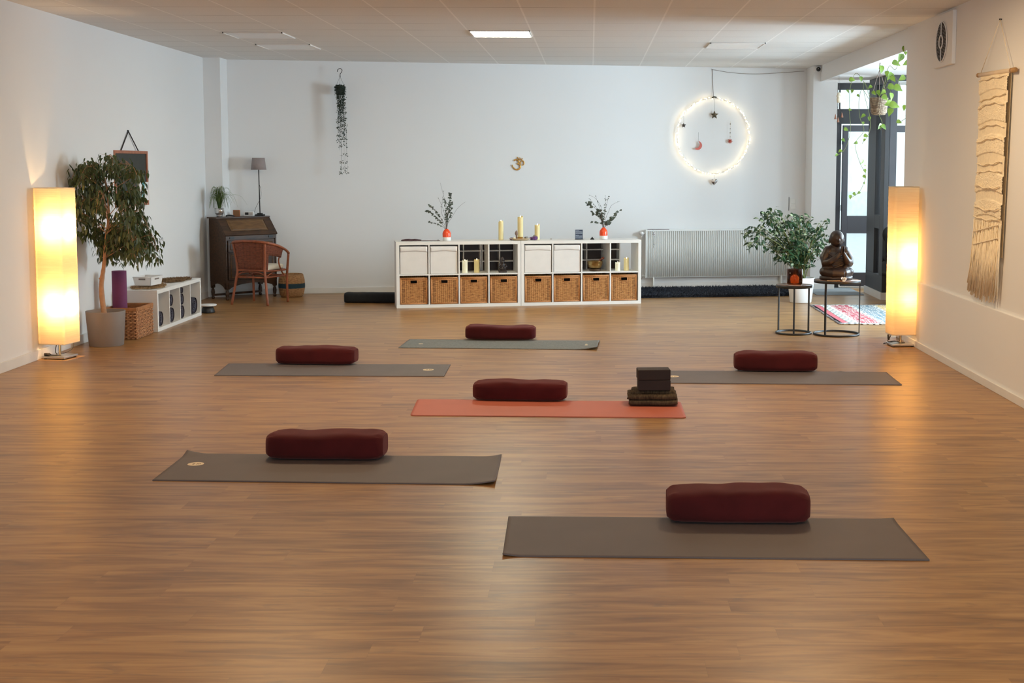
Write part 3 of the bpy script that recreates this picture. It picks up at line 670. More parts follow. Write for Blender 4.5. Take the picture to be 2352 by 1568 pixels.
# ------------------------------------------------------------------ leaves
def leaf(b, p, d, up, L, W, fold_=0.25, droop=0.2, seg=3, heart=False):
    d = Vector(d).normalized(); s = d.cross(Vector(up)); s = s.normalized() if s.length > 1e-4 else d.orthogonal().normalized()
    n = s.cross(d); p = Vector(p)
    prof = [(0, 0.0), (0.12, .75), (0.32, 1.0), (0.62, .72), (1.0, 0.0)] if not heart else [(-0.06, 0.50), (0.06, 0.88), (0.28, 1.0), (0.52, .78), (0.78, .34), (1.0, 0.0)]
    vs = []
    for t_, w_ in prof:
        c = p + d * (L * t_) - n * (droop * L * t_ * t_)
        vs += [c - s * (W / 2 * w_) + n * (fold_ * W / 2 * w_), c, c + s * (W / 2 * w_) + n * (fold_ * W / 2 * w_)]
    fs = []
    for k in range(len(prof) - 1):
        o = k * 3; fs += [(o, o + 1, o + 4, o + 3), (o + 1, o + 2, o + 5, o + 4)]
    b.add(vs, fs, True)

# ------------------------------------------------------------------ weeping fig tree
t = thing('potted_tree', (-4.50, 12.05, 0), 'weeping fig tree in a round grey pot beside the left paper lamp', 'potted tree')
b = MB(); b.lathe([(0.150, 0.0), (0.154, 0.004), (0.176, 0.315), (0.176, 0.322), (0.168, 0.322), (0.160, 0.27)], 48); b.lathe([(0.0, 0.001), (0.152, 0.001)], 48); b.build('pot', 'potgrey', t)
b = MB(); b.lathe([(0.0, 0.283), (0.08, 0.285), (0.162, 0.278)], 32); b.build('soil', 'soil', t)
rt = random.Random(11)
trunk = spline([(-0.01, 0, 0.27), (-0.025, 0, 0.40), (-0.03, 0, 0.56), (-0.005, 0, 0.72), (0.015, 0.0, 0.86), (0.025, 0.01, 1.0), (0.05, 0.02, 1.2), (0.04, 0.02, 1.45), (0.0, 0.02, 1.62)], 5)
br = []
b = MB(); b.tube(trunk, [0.026 - 0.020 * (i / (len(trunk) - 1)) + 0.003 * noise.noise(p * 20) for i, p in enumerate(trunk)], 10)
b.tube([(-0.028, 0, 0.60), (-0.045, -0.012, 0.625)], 0.006, 6)
tips = []
def crown_ok(p):  # p local
    X = p.x + 0.05; z = p.z
    if p.x - 4.50 < lw(12.05 + p.y) + 0.02: return False
    # outline of the crown, upper lobe and wide skirt
    if z > 1.79 or z < 0.74: return False
    w_ = 0.42 if z > 1.52 else 0.34
    wl = 0.26 if z > 1.25 else 0.27
    if z > 1.68: w_ = 0.22; wl = 0.20
    if z < 1.15: w_ = 0.42 + (1.15 - z) * 0.45
    if z < 0.86: w_ = 0.46; wl = 0.2
    return -wl < p.x < w_ and abs(p.y) < 0.34
for k in range(42):
    u = 0.45 + 0.55 * rt.random(); i = int(u * (len(trunk) - 1)); s0 = trunk[i]
    a = rt.uniform(0, 2 * PI); R = rt.uniform(0.18, 0.42)
    e = s0 + Vector((R * math.cos(a) * 1.05 + 0.07, R * math.sin(a) * 0.8, rt.uniform(0.08, 0.28) * (1 if s0.z < 1.45 else 0.6)))
    mid = s0.lerp(e, 0.55) + Vector((0, 0, 0.05)); dr = e + Vector((0.10 * math.cos(a), 0.08 * math.sin(a), -rt.uniform(0.10, 0.30)))
    pts = spline([s0, mid, e, dr], 6)
    for j, p in enumerate(pts): p.x = max(p.x, lw(12.05 + p.y) + 4.53)
    pts = [p for p in pts if crown_ok(p) or (p.z < 1.2 and p.x < .3 and p.z > .74)]
    if len(pts) < 4: continue
    b.tube(pts, [0.0045 * (1 - 0.8 * j / len(pts)) for j in range(len(pts))], 5); br.append(pts)
b.build('trunk', 'bark', t)
b = MB(); tw = MB(); cnt = 0
while cnt < 3900:
    pts = rt.choice(br); i = rt.randrange(len(pts) // 4, len(pts)); p0_ = pts[i]
    a = rt.uniform(0, 2 * PI); R = rt.uniform(0.02, 0.13)
    q = p0_ + Vector((R * math.cos(a), R * math.sin(a), rt.uniform(-0.12, 0.05)))
    if not crown_ok(q): continue
    if noise.noise(Vector((q.x * 5 + 3, q.y * 5, q.z * 5))) < -0.26: continue
    d = Vector((math.cos(a) * 0.45 + rt.uniform(-.3, .3), math.sin(a) * 0.45 + rt.uniform(-.3, .3), -rt.uniform(0.5, 1.4)))
    if q.x - 4.5 < lw(12) + 0.07: d.x = abs(d.x)
    L = rt.uniform(0.045, 0.072); leaf(b, q, d, (math.cos(a), math.sin(a), rt.uniform(-.2, 1)), L, L * 0.38, 0.3, 0.15); cnt += 1
    if cnt % 7 == 0: tw.tube([p0_, q], 0.0011, 3, False)
b.build('foliage', 'leaf', t); tw.build('twigs', 'bark', t)

# ------------------------------------------------------------------ wicker box with purple mat
t = thing('storage_basket', (-4.35, 12.43, 0), 'open rectangular braided basket between grey tree pot and low shelf', 'basket')
Wb, Db, Hb = 0.30, 0.47, 0.305
b = MB(); th = 0.014
b.box((-Wb, 0, 0.0), (0, th, Hb - .03)); b.box((-Wb, Db - th, 0), (0, Db, Hb - .03)); b.box((-th, th, 0), (0, Db - th, Hb - .03)); b.box((-Wb, th, 0), (-Wb + th, Db - th, Hb - .03)); b.box((-Wb + th, th, 0.004), (-th, Db - th, 0.016))
b.build('woven_body', 'hyacinth', t, 0.006)
b = MB()
for k in range(8):   # braided rows standing proud
    z = 0.018 + k * 0.0335
    for (ax, ay, bx, by) in ((-Wb, -0.003, 0, -0.003), (0.003, 0, 0.003, Db)):
        nseg = 11 if ay != by else 8
        for j in range(nseg):
            p = Vector((ax, ay, z)).lerp(Vector((bx, by, z)), (j + 0.1) / nseg); q = Vector((ax, ay, z + 0.012)).lerp(Vector((bx, by, z + 0.012)), (j + 0.95) / nseg)
            b.tube([p, (p + q) / 2 + Vector((0, 0, 0.004)), q], [0.006, 0.0115, 0.006], 6)
b.build('braiding', 'hyacinth', t)
b = MB()
z0, z1 = Hb - .035, Hb
b.box((-Wb - .006, -.010, z0), (.008, .016, z1)); b.box((-Wb - .006, Db - .016, z0), (.008, Db + .01, z1)); b.box((-.016, .016, z0), (.010, Db - .016, z1)); b.box((-Wb - .010, .016, z0), (-Wb + .016, Db - .016, z1))
b.build('rim', 'hyrim', t, 0.006)
t = thing('rolled_yoga_mat', (-4.565, 12.60, 0.018), 'tall purple yoga mat roll standing in the braided basket', 'yoga mat')
b = MB(); sp = []
for k in range(150):
    a = k / 150 * 2 * PI * 7; r_ = 0.018 + 0.0075 * a / (2 * PI); sp.append((r_ * math.cos(a + 1), r_ * math.sin(a + 1)))
vs = [(x, y, 0) for x, y in sp] + [(x, y, 0.63) for x, y in sp]; n = len(sp)
b.add(vs, [(i, i + 1, n + i + 1, n + i) for i in range(n - 1)], True)
o = b.build('rolled_sheet', 'purple', t); md = o.modifiers.new('s', 'SOLIDIFY'); md.thickness = 0.0055

# ------------------------------------------------------------------ cube shelves
def cube_shelf(name, loc, rot, label, cols, rows, group=None, H=None, backs=False):
    L = 0.076 + cols * 0.3365 + (cols - 1) * 0.016; H = 0.076 + rows * 0.3425 + (rows - 1) * 0.016; D = 0.39
    t = thing(name, loc, label, 'shelf', rot, group)
    b = MB(); b.box((0, 0, H - 0.038), (L, D, H)); b.build('top_board', 'white', t, 0.0015)
    b = MB(); b.box((0, 0, 0), (L, D, 0.038)); b.build('bottom_board', 'white', t, 0.0015)
    for x in (0, L - 0.038): b = MB(); b.box((x, 0, 0.038), (x + 0.038, D, H - 0.038)); b.build('side_panel', 'white', t, 0.0015)
    for k in range(1, rows):
        z = 0.038 + k * 0.3425 + (k - 1) * 0.016; b = MB(); b.box((0.038, 0.002, z), (L - 0.038, D - 0.002, z + 0.016)); b.build('middle_shelf', 'white', t, 0.001)
    for k in range(1, cols):
        x = 0.038 + k * 0.3365 + (k - 1) * 0.016
        for r in range(rows):
            z = 0.038 + r * (0.3425 + 0.016); b = MB(); b.box((x, 0.001, z), (x + 0.016, D - 0.001, z + 0.3425)); b.build('divider', 'white', t, 0.001)
    if backs:
        b = MB(); b.box((0.038, D - .006, 0.038), (L - .038, D - .001, H - .038)); b.build('back_panel', 'white', t)
    return t
SA = Vector((-2.268, 15.205, 0)); SR = math.radians(11.45); SX = Vector((math.cos(SR), math.sin(SR), 0)); SY = Vector((-math.sin(SR), math.cos(SR), 0))
def sp_(s, y=0.0, z=0.0): return SA + SX * s + SY * y + Vector((0, 0, z))
UL = 0.076 + 4 * 0.3365 + 3 * 0.016
cube_shelf('cube_shelf', sp_(0), SR, 'left white cube shelf along the back, holding two white boxes', 4, 2, 'white cube shelves standing side by side')
cube_shelf('cube_shelf', sp_(UL + 0.003), SR, 'right white cube shelf along the back, next to the radiator', 4, 2, 'white cube shelves standing side by side')
def cub(i): return (0.038 + 0.3365 / 2 + (i % 4) * 0.3525) + (UL + 0.003) * (i // 4)
# fabric boxes
def fabric_box(): 
    t = thing('storage_box', (0, 0, 0), '', 'storage box', SR)
    b = MB(); h = 0.160; zt = 0.325
    b.box((-h, 0.004, 0.0), (h, 0.36, zt)); b.build('box_body', 'fabricwhite', t, 0.008, 3)
    b = MB()
    def fn(u, v):
        x = -h + 0.004 + (2 * h - 0.008) * u; sag = 0.010 * math.sin(PI * u) ** 2
        return (x, 0.0 - 0.004 * math.sin(PI * v) , zt - 0.006 - (0.058 - sag) * v)
    b.grid(fn, 24, 6); o = b.build('front_band', 'fabricwhite', t); md = o.modifiers.new('s', 'SOLIDIFY'); md.thickness = 0.004
    return t
fb = fabric_box()
for k, (i, lab) in enumerate(((0, 'white fabric box in the top left cube of the left shelf'), (1, 'white fabric box next to the cubby with two pillar candles'), (4, 'white fabric box in the top left cube of the right shelf'), (5, 'white fabric box next to the cubby with the brass bowl'))):
    o = fb if k == 0 else copy_tree(fb); o.location = sp_(cub(i), 0.006 + 0.004 * (k % 2), 0.3970); o['label'] = lab; o['group'] = 'white boxes in the cube shelves'; o.rotation_euler.z = SR + (0.012 if k == 1 else 0)
# rattan baskets
def rattan_basket():
    t = thing('rattan_basket', (0, 0, 0), '', 'basket', SR)
    h = 0.158; zt = 0.318; hw = 0.040; h0, h1 = 0.245, 0.288
    b = MB()
    b.box((-h + .01, 0.006, 0.01), (-hw, 0.020, zt - .01)); b.box((hw, 0.006, 0.01), (h - .01, 0.020, zt - .01)); b.box((-hw, 0.006, 0.01), (hw, 0.020, h0)); b.box((-hw, 0.006, h1), (hw, 0.020, zt - .01))
    b.box((-h, 0.02, 0), (-h + .012, 0.36, zt)); b.box((h - .012, 0.02, 0), (h, 0.36, zt)); b.box((-h + .012, 0.348, 0), (h - .012, 0.36, zt)); b.box((-h + .012, 0.02, 0.0), (h - .012, 0.348, 0.012))
    b.build('woven_body', 'wicker', t)
    b = MB()
    for a, c in (((-h, 0.010, 0.011), (h, 0.010, 0.011)), ((-h, 0.008, zt - .009), (h, 0.008, zt - .009)), ((-h + .006, 0.010, 0.011), (-h + .006, 0.010, zt - .008)), ((h - .006, 0.010, 0.011), (h - .006, 0.010, zt - .008))): b.tube([a, c], 0.0095, 8)
    b.tube([(-h + .02, 0.006, zt - .028), (h - .02, 0.006, zt - .028)], 0.005, 6)
    b.build('rim', 'wickerrim', t)
    b = MB(); q = [(-hw, 0.003, h0), (hw, 0.003, h0), (hw, 0.003, h1), (-hw, 0.003, h1), (-hw, 0.003, h0)]; b.tube(q, 0.0055, 8); b.build('handle_opening', 'wickerrim', t)
    b = MB(); b.box((-0.09, 0.06, 0.20), (0.09, 0.065, 0.30)); b.build('hole_shade', 'darkin', t)  # near-black sheet painting the shade behind the handle hole
    return t
rb = rattan_basket()
for i, lab in enumerate(('rattan basket at the far left end of the bottom row, nearest the black roll', 'rattan basket in the bottom row below the second white box', 'rattan basket in the bottom row below the two pillar candles', 'rattan basket in the bottom row below the small dark figurine',
                         'rattan basket in the bottom row, first of the right shelf', 'rattan basket in the bottom row, second of the right shelf', 'rattan basket in the bottom row below the brass singing bowl', 'rattan basket in the bottom row nearest the radiator')):
    o = rb if i == 0 else copy_tree(rb); o.location = sp_(cub(i) + (-0.003, 0.002, -0.002, 0.001, 0.001, -0.001, 0.002, -0.004)[i], (0.020, 0.008, 0.012, 0.004, 0.010, 0.014, 0.006, 0.012)[i], 0.0385)
    o['label'] = lab; o['group'] = 'rattan baskets in the cube shelves'
# rack behind the shelves
def rack(s0, s1, dx, label):
    t = thing('storage_rack', sp_(s0, 0.405, 0), label, 'rack', SR, 'white grid racks behind the cube shelves'); L = s1 - s0
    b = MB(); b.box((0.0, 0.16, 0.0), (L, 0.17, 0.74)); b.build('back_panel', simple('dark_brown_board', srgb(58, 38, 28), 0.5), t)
    xs = [0.0]; 
    while xs[-1] + dx < L - 0.03: xs.append(xs[-1] + dx)
    xs[-1] = xs[-1]; xs.append(L - 0.011)
    b = MB()
    for x in xs: b.box((x, 0, 0), (x + 0.011, 0.16, 0.745))
    b.build('upright', 'white', t)
    b = MB()
    for z in (0.0, 0.13, 0.255, 0.38, 0.503, 0.630, 0.735): b.box((0.011, 0.001, z), (L - 0.011, 0.16, z + 0.011))
    b.build('tier', 'white', t)
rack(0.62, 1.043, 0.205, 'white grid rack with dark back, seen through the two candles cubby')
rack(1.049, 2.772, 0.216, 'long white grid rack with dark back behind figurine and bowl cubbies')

# candles
def candle(name, p, r, h, mat, label, lit=True, group='pillar candles on and in the cube shelves'):
    t = thing(name, p, label, 'candle', SR, group)
    def fn(u, v):
        a = 2 * PI * v
        prof = [(1.0, 0.0), (1.0, 0.25), (1.0, 0.5), (1.0, 0.75), (1.0, 0.97), (0.93, 1.0), (0.7, 0.985), (0.3, 0.97), (0.02, 0.965)]
        i = int(round(u * 8)); rr_, zz = prof[i]; z = zz * h
        if i >= 4: z += (0.006 * math.sin(a * 2 + p[0] * 7) + 0.005 * math.cos(a - 0.5)) * (1 if i < 6 else 0.4)
        return (r * rr_ * math.cos(a), r * rr_ * math.sin(a), z)
    b = MB(); b.grid(fn, 9, 28, False, True); b.lathe([(0.0, 0.0005), (r, 0.0005)], 28); b.build('wax_body', mat, t)
    b = MB(); b.ball((0, -r * 0.35, h + 0.004), 0.0055 if lit else 0.002, 8, 6, (0.8, 0.8, 1.7)); b.build('flame' if lit else 'wick', 'flame' if lit else 'darkin', t)
candle('pillar_candle', sp_(1.262, 0.22, 0.778), 0.030, 0.225, 'wax', 'cream pillar candle on the shelf top left of the stone dish')
candle('pillar_candle', sp_(1.50, 0.24, 0.778), 0.034, 0.275, 'wax', 'tallest cream pillar candle, behind the dish on the shelf top')
candle('pillar_candle', sp_(1.70, 0.20, 0.778), 0.031, 0.180, 'wax', 'short cream pillar candle on the shelf top beside the purple crystals')
candle('pillar_candle', sp_(0.815, 0.12, 0.3975), 0.033, 0.148, 'wax2', 'pale pillar candle, left of the two in the open cubby')
candle('pillar_candle', sp_(0.957, 0.12, 0.3975), 0.033, 0.155, 'wax', 'golden pillar candle, right of the two in the open cubby')
candle('pillar_candle', sp_(2.672, 0.10, 0.3975), 0.030, 0.100, 'wax2', 'short white candle in the rightmost cubby of the shelves')
candle('pillar_candle', sp_(2.785, 0.12, 0.3975), 0.031, 0.150, 'wax', 'taller cream candle in the rightmost cubby of the shelves')

# dried bouquets
def vase(p, label, seed, kind):
    t = thing('vase', p, label, 'vase', 0, 'orange and white vases with dried branches')
    b = MB(); b.lathe([(0.0, 0.0), (0.046, 0.0), (0.049, 0.004), (0.049, 0.042)], 32); b.build('glazed_foot', 'potwhite', t)
    b = MB(); b.lathe([(0.049, 0.042), (0.0492, 0.088), (0.044, 0.106), (0.030, 0.126), (0.019, 0.136), (0.0175, 0.141), (0.014, 0.141), (0.014, 0.12)], 32); b.build('orange_body', 'orange', t)
    return t
v1 = vase(sp_(0.607, 0.17, 0.778), 'orange and white vase with fine dark dried branches, on left shelf', 1, 0)
v2 = vase(sp_(2.515, 0.19, 0.778), 'orange and white vase with broad leaved dried branches, near the radiator', 2, 1)
def branches(t, specs, label):
    """specs: list of (points [(dx,dz)], leaf size, leaf count)"""
    o = t; r_ = random.Random(len(specs) * 3 + 1)
    tw = MB(); lf = MB()
    for pts, ls, nl in specs:
        dy = r_.uniform(-0.05, 0.05)
        P = spline([(0, 0, 0.125)] + [(x, dy * z * 3, 0.135 + z) for x, z in pts], 6)
        tw.tube(P, [0.0022 * (1 - 0.6 * i / len(P)) for i in range(len(P))], 5)
        nl = int(nl * 1.3)
        for k in range(nl):
            i = int(len(P) * (0.3 + 0.7 * (k + r_.random()) / nl)); i = min(i, len(P) - 1); p = P[i]
            a = r_.uniform(0, 2 * PI); L = ls * r_.uniform(0.9, 1.45)
            leaf(lf, p, (math.cos(a), math.sin(a) * .7, r_.uniform(-.6, .8)), (0, -1, .4), L, L * 0.75, 0.15, 0.2)
    tw.build('branches', 'twig', o); lf.build('dried_leaves', 'euca', o)
branches(v1, [([(-0.05, .06), (-.12, .13), (-.20, .20), (-.235, .215)], .020, 34), ([(-.04, .09), (-.10, .17), (-.16, .25), (-.20, .28)], .020, 26), ([(-.06, .04), (-.14, .07), (-.22, .09)], .016, 16),
              ([(0.0, .12), (.0, .25), (-.04, .4), (-.08, .55)], .01, 0), ([(-.01, .1), (-.04, .24), (-.10, .38)], .01, 4), ([(.01, .12), (.03, .24), (.035, .36), (.04, .42)], .022, 30), ([(0, .1), (.0, .18), (-.01, .28), (-.02, .36)], .02, 22),
              ([(.01, .06), (.06, .14), (.13, .25), (.22, .325)], .01, 0), ([(-.02, .1), (-.06, .2), (-.05, .33), (-.03, .46)], .01, 5), ([(.02, .1), (.05, .2), (.06, .31)], .026, 16), ([(.005, .1), (.02, .2), (.02, .3)], .02, 16)], '')
branches(v2, [([(-.02, .1), (-.06, .2), (-.12, .29), (-.18, .36)], .012, 8), ([(-.03, .1), (-.07, .2), (-.14, .27), (-.2, .30)], .045, 10), ([(-.02, .08), (-.06, .13), (-.12, .17), (-.16, .2)], .03, 9), ([(-.02, .12), (-.03, .25), (-.1, .36), (-.18, .40)], .01, 3),
              ([(.0, .1), (.01, .2), (.02, .3), (.02, .40)], .016, 8), ([(.0, .1), (.02, .2), (.04, .3), (.055, .38)], .016, 8), ([(.02, .1), (.06, .2), (.1, .28), (.2, .33)], .008, 4), ([(.03, .04), (.08, .1), (.14, .14), (.2, .22)], .045, 9),
              ([(-.02, .1), (-.04, .22), (-.08, .33), (-.1, .4)], .014, 6), ([(-.01, .08), (-.03, .16), (-.06, .22)], .04, 8), ([(.03, .03), (.06, .06), (.09, .10)], .045, 5), ([(-.03, .05), (-.08, .07), (-.13, .08)], .03, 5)], '')

# things on the shelf top
t = thing('bead_necklace', sp_(0.17, 0.20, 0.778), 'dark bead necklace lying on the left end of the shelf top', 'necklace', SR)
b = MB(); pts = spline([(-0.09, 0, .006), (-0.05, .02, .012), (-0.01, -.01, .016), (0.03, .03, .010), (0.07, 0, .014), (0.11, .02, .008), (.13, -.02, .006), (.05, -.04, .006), (-.03, -.03, .006), (-.09, 0, .006)], 7)
for p in pts: b.ball(p, 0.0085, 8, 6)
b.build('beads', 'rim_hot', t)
b = MB(); b.box((0.14, -0.022, 0.0), (0.36, 0.0, 0.006)); b.ball((0.335, -0.011, 0.008), 0.006); tag(b.build('incense_holder', 'rim_hot', None, 0.001, 2, sp_(0.17, 0.18, 0.778), SR), 'thin brown incense holder beside the bead necklace', 'incense holder')
t = thing('dish', sp_(1.475, 0.10, 0.778), 'shallow beige dish of stones on the shelf top', 'dish')
b = MB(); b.lathe([(0.0, 0.004), (0.07, 0.004), (0.075, 0.0), (0.09, 0.004), (0.125, 0.022), (0.128, 0.026), (0.12, 0.025), (0.07, 0.010), (0.0, 0.010)], 40, (0, 0), False, 1, 0.75); b.build('plate', 'dish', t)
def stone(p, r, mat, label, nm='stone', cat='stone', seed=0, group='stones and crystals around the dish'):
    b = MB(); b.ball((0, 0, r * .62), r, 8, 6, (1, 0.9, .7)); 
    b.v = [tuple(Vector(v) * (1 + 0.28 * noise.noise(Vector(v) * 40 + Vector((seed * 3.3, 0, 0))))) for v in b.v]; b.sm = [False] * len(b.sm)
    z = min(v[2] for v in b.v); b.v = [(x, y, zz - z) for x, y, zz in b.v]
    tag(b.build(nm, mat, None, 0, 2, p), label, cat, group)
stone(sp_(1.405, 0.09, 0.790), 0.020, 'wax2', 'pale stone at the left side of the beige dish', seed=1)
stone(sp_(1.548, 0.07, 0.790), 0.025, 'stone', 'grey stone in the beige dish right of the brass tealight', seed=2)
stone(sp_(1.575, 0.11, 0.790), 0.014, 'silver', 'small glassy stone at the right rim of the beige dish', seed=3)
stone(sp_(1.655, 0.10, 0.778), 0.036, 'amethyst', 'largest purple crystal beside the short pillar candle', 'crystal', 'crystal', 4)
stone(sp_(1.625, 0.15, 0.778), 0.028, 'amethyst', 'purple crystal behind the right side of the dish', 'crystal', 'crystal', 5)
stone(sp_(1.380, 0.17, 0.778), 0.022, 'amethyst', 'small purple crystal left of the dish, behind it', 'crystal', 'crystal', 6)
stone(sp_(1.665, 0.17, 0.778), 0.040, 'stone', 'dark crystal cluster against the short pillar candle', 'crystal', 'crystal', 8)
stone(sp_(1.87, 0.2, 0.778), 0.008, 'stone', 'tiny pebble alone on the right shelf top', seed=9)
t = thing('tealight', sp_(1.475, 0.09, 0.790), 'brass tealight cup in the middle of the dish', 'tealight')
b = MB(); b.lathe([(0, 0), (0.026, 0), (0.034, 0.024), (0.036, 0.026), (0.032, 0.025), (0.024, 0.006), (0, 0.006)], 24); b.build('cup', 'gold', t)
b = MB(); b.lathe([(0, 0.012), (0.027, 0.012)], 24); b.build('wax', 'wax2', t)
t = thing('figurine', sp_(1.437, 0.13, 0.790), 'tiny brown lotus bud figurine beside the brass tealight', 'figurine')
b = MB(); b.lathe([(0, 0), (0.018, 0), (0.010, 0.018), (0.008, 0.04), (0.016, 0.056), (0.021, 0.07), (0.016, 0.086), (0.004, 0.105), (0, 0.107)], 16); b.build('bud', simple('brown_resin', srgb(132, 108, 96), .5), t)
t = thing('card_sign', sp_(2.205, 0.16, 0.778), 'small dark blue card with pale lettering standing on the shelf', 'sign', SR)
b = MB(); b.box((-0.046, 0, 0), (0.046, 0.002, 0.118)); b.build('card', 'navy', t)
b = MB()
for k in range(11):
    z = 0.108 - k * 0.009
    if k in (5,): continue
    x = -0.04
    while x < 0.036:
        w_ = rnd.uniform(0.004, 0.012)
        if k % 6 == 0 and x > -0.005: break
        b.box((x, -0.0008, z - (0.0028 if k % 6 else 0.004)), (min(x + w_, 0.04), 0, z)); x += w_ + 0.0022
b.build('lettering', 'cardtext', t)
b = MB(); b.box((-0.05, -0.01, 0), (0.05, 0.02, 0.004)); b.build('stand', 'black', t)
b = MB(); b.add([(-.024, -.024, 0), (.024, -.024, 0), (.024, .024, 0), (-.024, .024, 0), (0, 0, .034)], [(3, 2, 1, 0), (0, 1, 4), (1, 2, 4), (2, 3, 4), (3, 0, 4)]); tag(b.build('pyramid', 'darkin', None, 0, 2, sp_(2.36, 0.12, 0.778), SR), 'small black pyramid beside the right orange vase', 'pyramid')
# dark figurine in the cubby
t = thing('figurine', sp_(1.262, 0.085, 0.3975), 'dark seated figurine in the open cubby right of the candles', 'figurine', SR)
b = MB(); b.box((-0.048, -0.035, 0), (0.048, 0.035, 0.026)); b.build('plinth', 'statue', t, 0.005)
b = MB(); b.ball((0, 0, 0.045), 0.042, 14, 10, (1.05, .7, .6)); b.ball((0, 0, 0.085), 0.034, 14, 10, (.85, .6, 1.1)); b.ball((-0.004, -0.004, 0.125), 0.023, 14, 10, (1, 1, 1.1)); b.ball((-0.004, 0.012, 0.14), 0.034, 14, 10, (.9, .45, 1.25)); b.ball((0.0, .012, 0.172), 0.013, 10, 8, (1, .6, 1.3))
b.tube([(-.03, 0, .105), (-.045, -.015, .07), (-.01, -.035, .075)], [0.012, .011, .009], 8); b.tube([(.03, 0, .105), (.045, -.015, .07), (.01, -.035, .06)], [0.012, .011, .009], 8)
remesh(b.build('body', 'statue', t), 0.004, 3)
# singing bowl
t = thing('singing_bowl', sp_(2.395, 0.12, 0.3978), 'brass singing bowl on a dark ring in the open cubby', 'bowl', SR)
b = MB(); b.lathe([(0.05, 0.0), (0.07, 0.004), (0.072, 0.02), (0.056, 0.026), (0.048, 0.02), (0.05, 0)], 32); b.build('ring_cushion', simple('dark_gold_cushion', srgb(70, 48, 26), 0.6, vary=.3, vscale=40), t)
b = MB(); b.lathe([(0.0, 0.024), (0.045, 0.026), (0.075, 0.045), (0.090, 0.080), (0.094, 0.118), (0.098, 0.121), (0.088, 0.121), (0.084, 0.085), (0.06, 0.045), (0, 0.034)], 40); b.build('bowl_body', 'brass', t)
b = MB(); b.tube([(0.01, 0.01, 0.075), (0.05, 0.01, 0.114), (0.072, 0.01, 0.132), (0.100, 0.01, 0.152), (0.113, 0.01, 0.160)], [0.009, 0.010, 0.013, 0.015, 0.012], 12)
tag(b.build('striker', wood('red_brown_wood', srgb(96, 44, 30), srgb(140, 70, 48)), None, 0, 2, sp_(2.395, 0.12, 0.3978), SR), 'red brown wooden striker leaning in the brass bowl', 'striker')

# ------------------------------------------------------------------ low white shelf at the left wall
LSX = -4.335
ls = cube_shelf('cube_shelf', (LSX, 13.005, 0), PI / 2, 'low white four cube shelf against the left wall', 4, 1, 'white cube shelves on the floor', None)
ls['group'] = 'low shelf at the left'
b_ = None
def blanket_roll(y, z, r, ln, label, sq=1.0, rot=0.0, tilt=0.0):
    t = thing('rolled_blanket', (LSX - 0.012 - ln, y, z), label, 'blanket', rot, 'charcoal rolled blankets in the low shelf')
    b = MB(); sp = []
    def fn(u, v):
        a = 2 * PI * v; x = ln * u
        rr_ = r * (1 + 0.10 * noise.noise(Vector((math.cos(a) * 1.5 + y * 3, math.sin(a) * 1.5, u * 2)))) * (1 - 0.10 * (abs(u - .5) * 2) ** 6)
        return (x, rr_ * math.cos(a), max(r * sq + rr_ * math.sin(a) * sq, 0.0005) + tilt * u)
    b.grid(fn, 14, 24, False, True); o0 = 0
    b.build('roll', 'darkblanket', t)
    b = MB(); pts = [(ln - 0.004 - 0.012 * (k / 60), 0.9 * r * (k / 60) * math.cos(k * 0.36), r * sq + 0.9 * r * (k / 60) * math.sin(k * .36) * sq + tilt) for k in range(60)]
    b.tube(pts, 0.0055, 6); b.add([(ln - 0.016, r * .95 * math.cos(2 * PI * j / 24), r * sq + r * .95 * math.sin(2 * PI * j / 24) * sq + tilt) for j in range(24)], [tuple(range(24))]); b.build('rolled_end', 'darkblanket', t)
y0 = 13.005 + 0.038
cy = [y0 + 0.3365 / 2 + k * 0.3525 for k in range(4)]
blanket_roll(cy[0] - 0.070, 0.0385, 0.080, 0.24, 'charcoal blanket roll low in the cube nearest the camera')
blanket_roll(cy[1] - 0.07, 0.0385, 0.080, 0.24, 'bottom charcoal blanket roll in the second cube')
blanket_roll(cy[1] - 0.085, 0.208, 0.064, 0.23, 'upper charcoal blanket roll in the second cube')
blanket_roll(cy[2] - 0.075, 0.0385, 0.072, 0.26, 'bottom roll of three charcoal blankets in the third cube')
blanket_roll(cy[2] - 0.08, 0.182, 0.064, 0.25, 'middle roll of three charcoal blankets in the third cube')
blanket_roll(cy[2] - 0.07, 0.308, 0.034, 0.27, 'top roll of three charcoal blankets in the third cube', 0.95)
blanket_roll(cy[3] + 0.0, 0.0385, 0.110, 0.33, 'thick charcoal blanket roll in the far cube of the low shelf', 0.85)
# fur throws on top
def fur(name, cx, cy_, rx, ry, z, mat, label, seed):
    t = thing(name, (cx, cy_, z), label, 'sheepskin', 0, 'sheepskins lying on the low shelf'); b = MB(); rr_ = random.Random(seed)
    def edge(a): return 1 + 0.10 * math.sin(3 * a + seed) + 0.06 * math.sin(7 * a + seed)
    b.grid(lambda u, v: (rx * u * edge(2 * PI * v) * math.cos(2 * PI * v), ry * u * edge(2 * PI * v) * math.sin(2 * PI * v), max(0.001, 0.012 * (1 - u ** 4) + 0.004 * noise.noise(Vector((u * 5, v * 9, seed))))), 12, 40, False, True)
    for k in range(1500):
        u = math.sqrt(rr_.random()); a = rr_.uniform(0, 2 * PI); e = edge(a); x, y = rx * u * e * math.cos(a), ry * u * e * math.sin(a)
        d = Vector((rr_.uniform(-1, 1), rr_.uniform(-1, 1), rr_.uniform(.4, 1.3))).normalized() * 0.022; z_ = 0.006
        b.add([(x - .0025, y, z_), (x + .0025, y, z_), (x + d.x, y + d.y, z_ + d.z)], [(0, 1, 2)])
    b.build('pelt', mat, t)
fur('sheepskin', -4.53, 13.37, 0.155, 0.30, 0.4205, 'fur2', 'beige sheepskin on the low shelf under the white bin', 3)
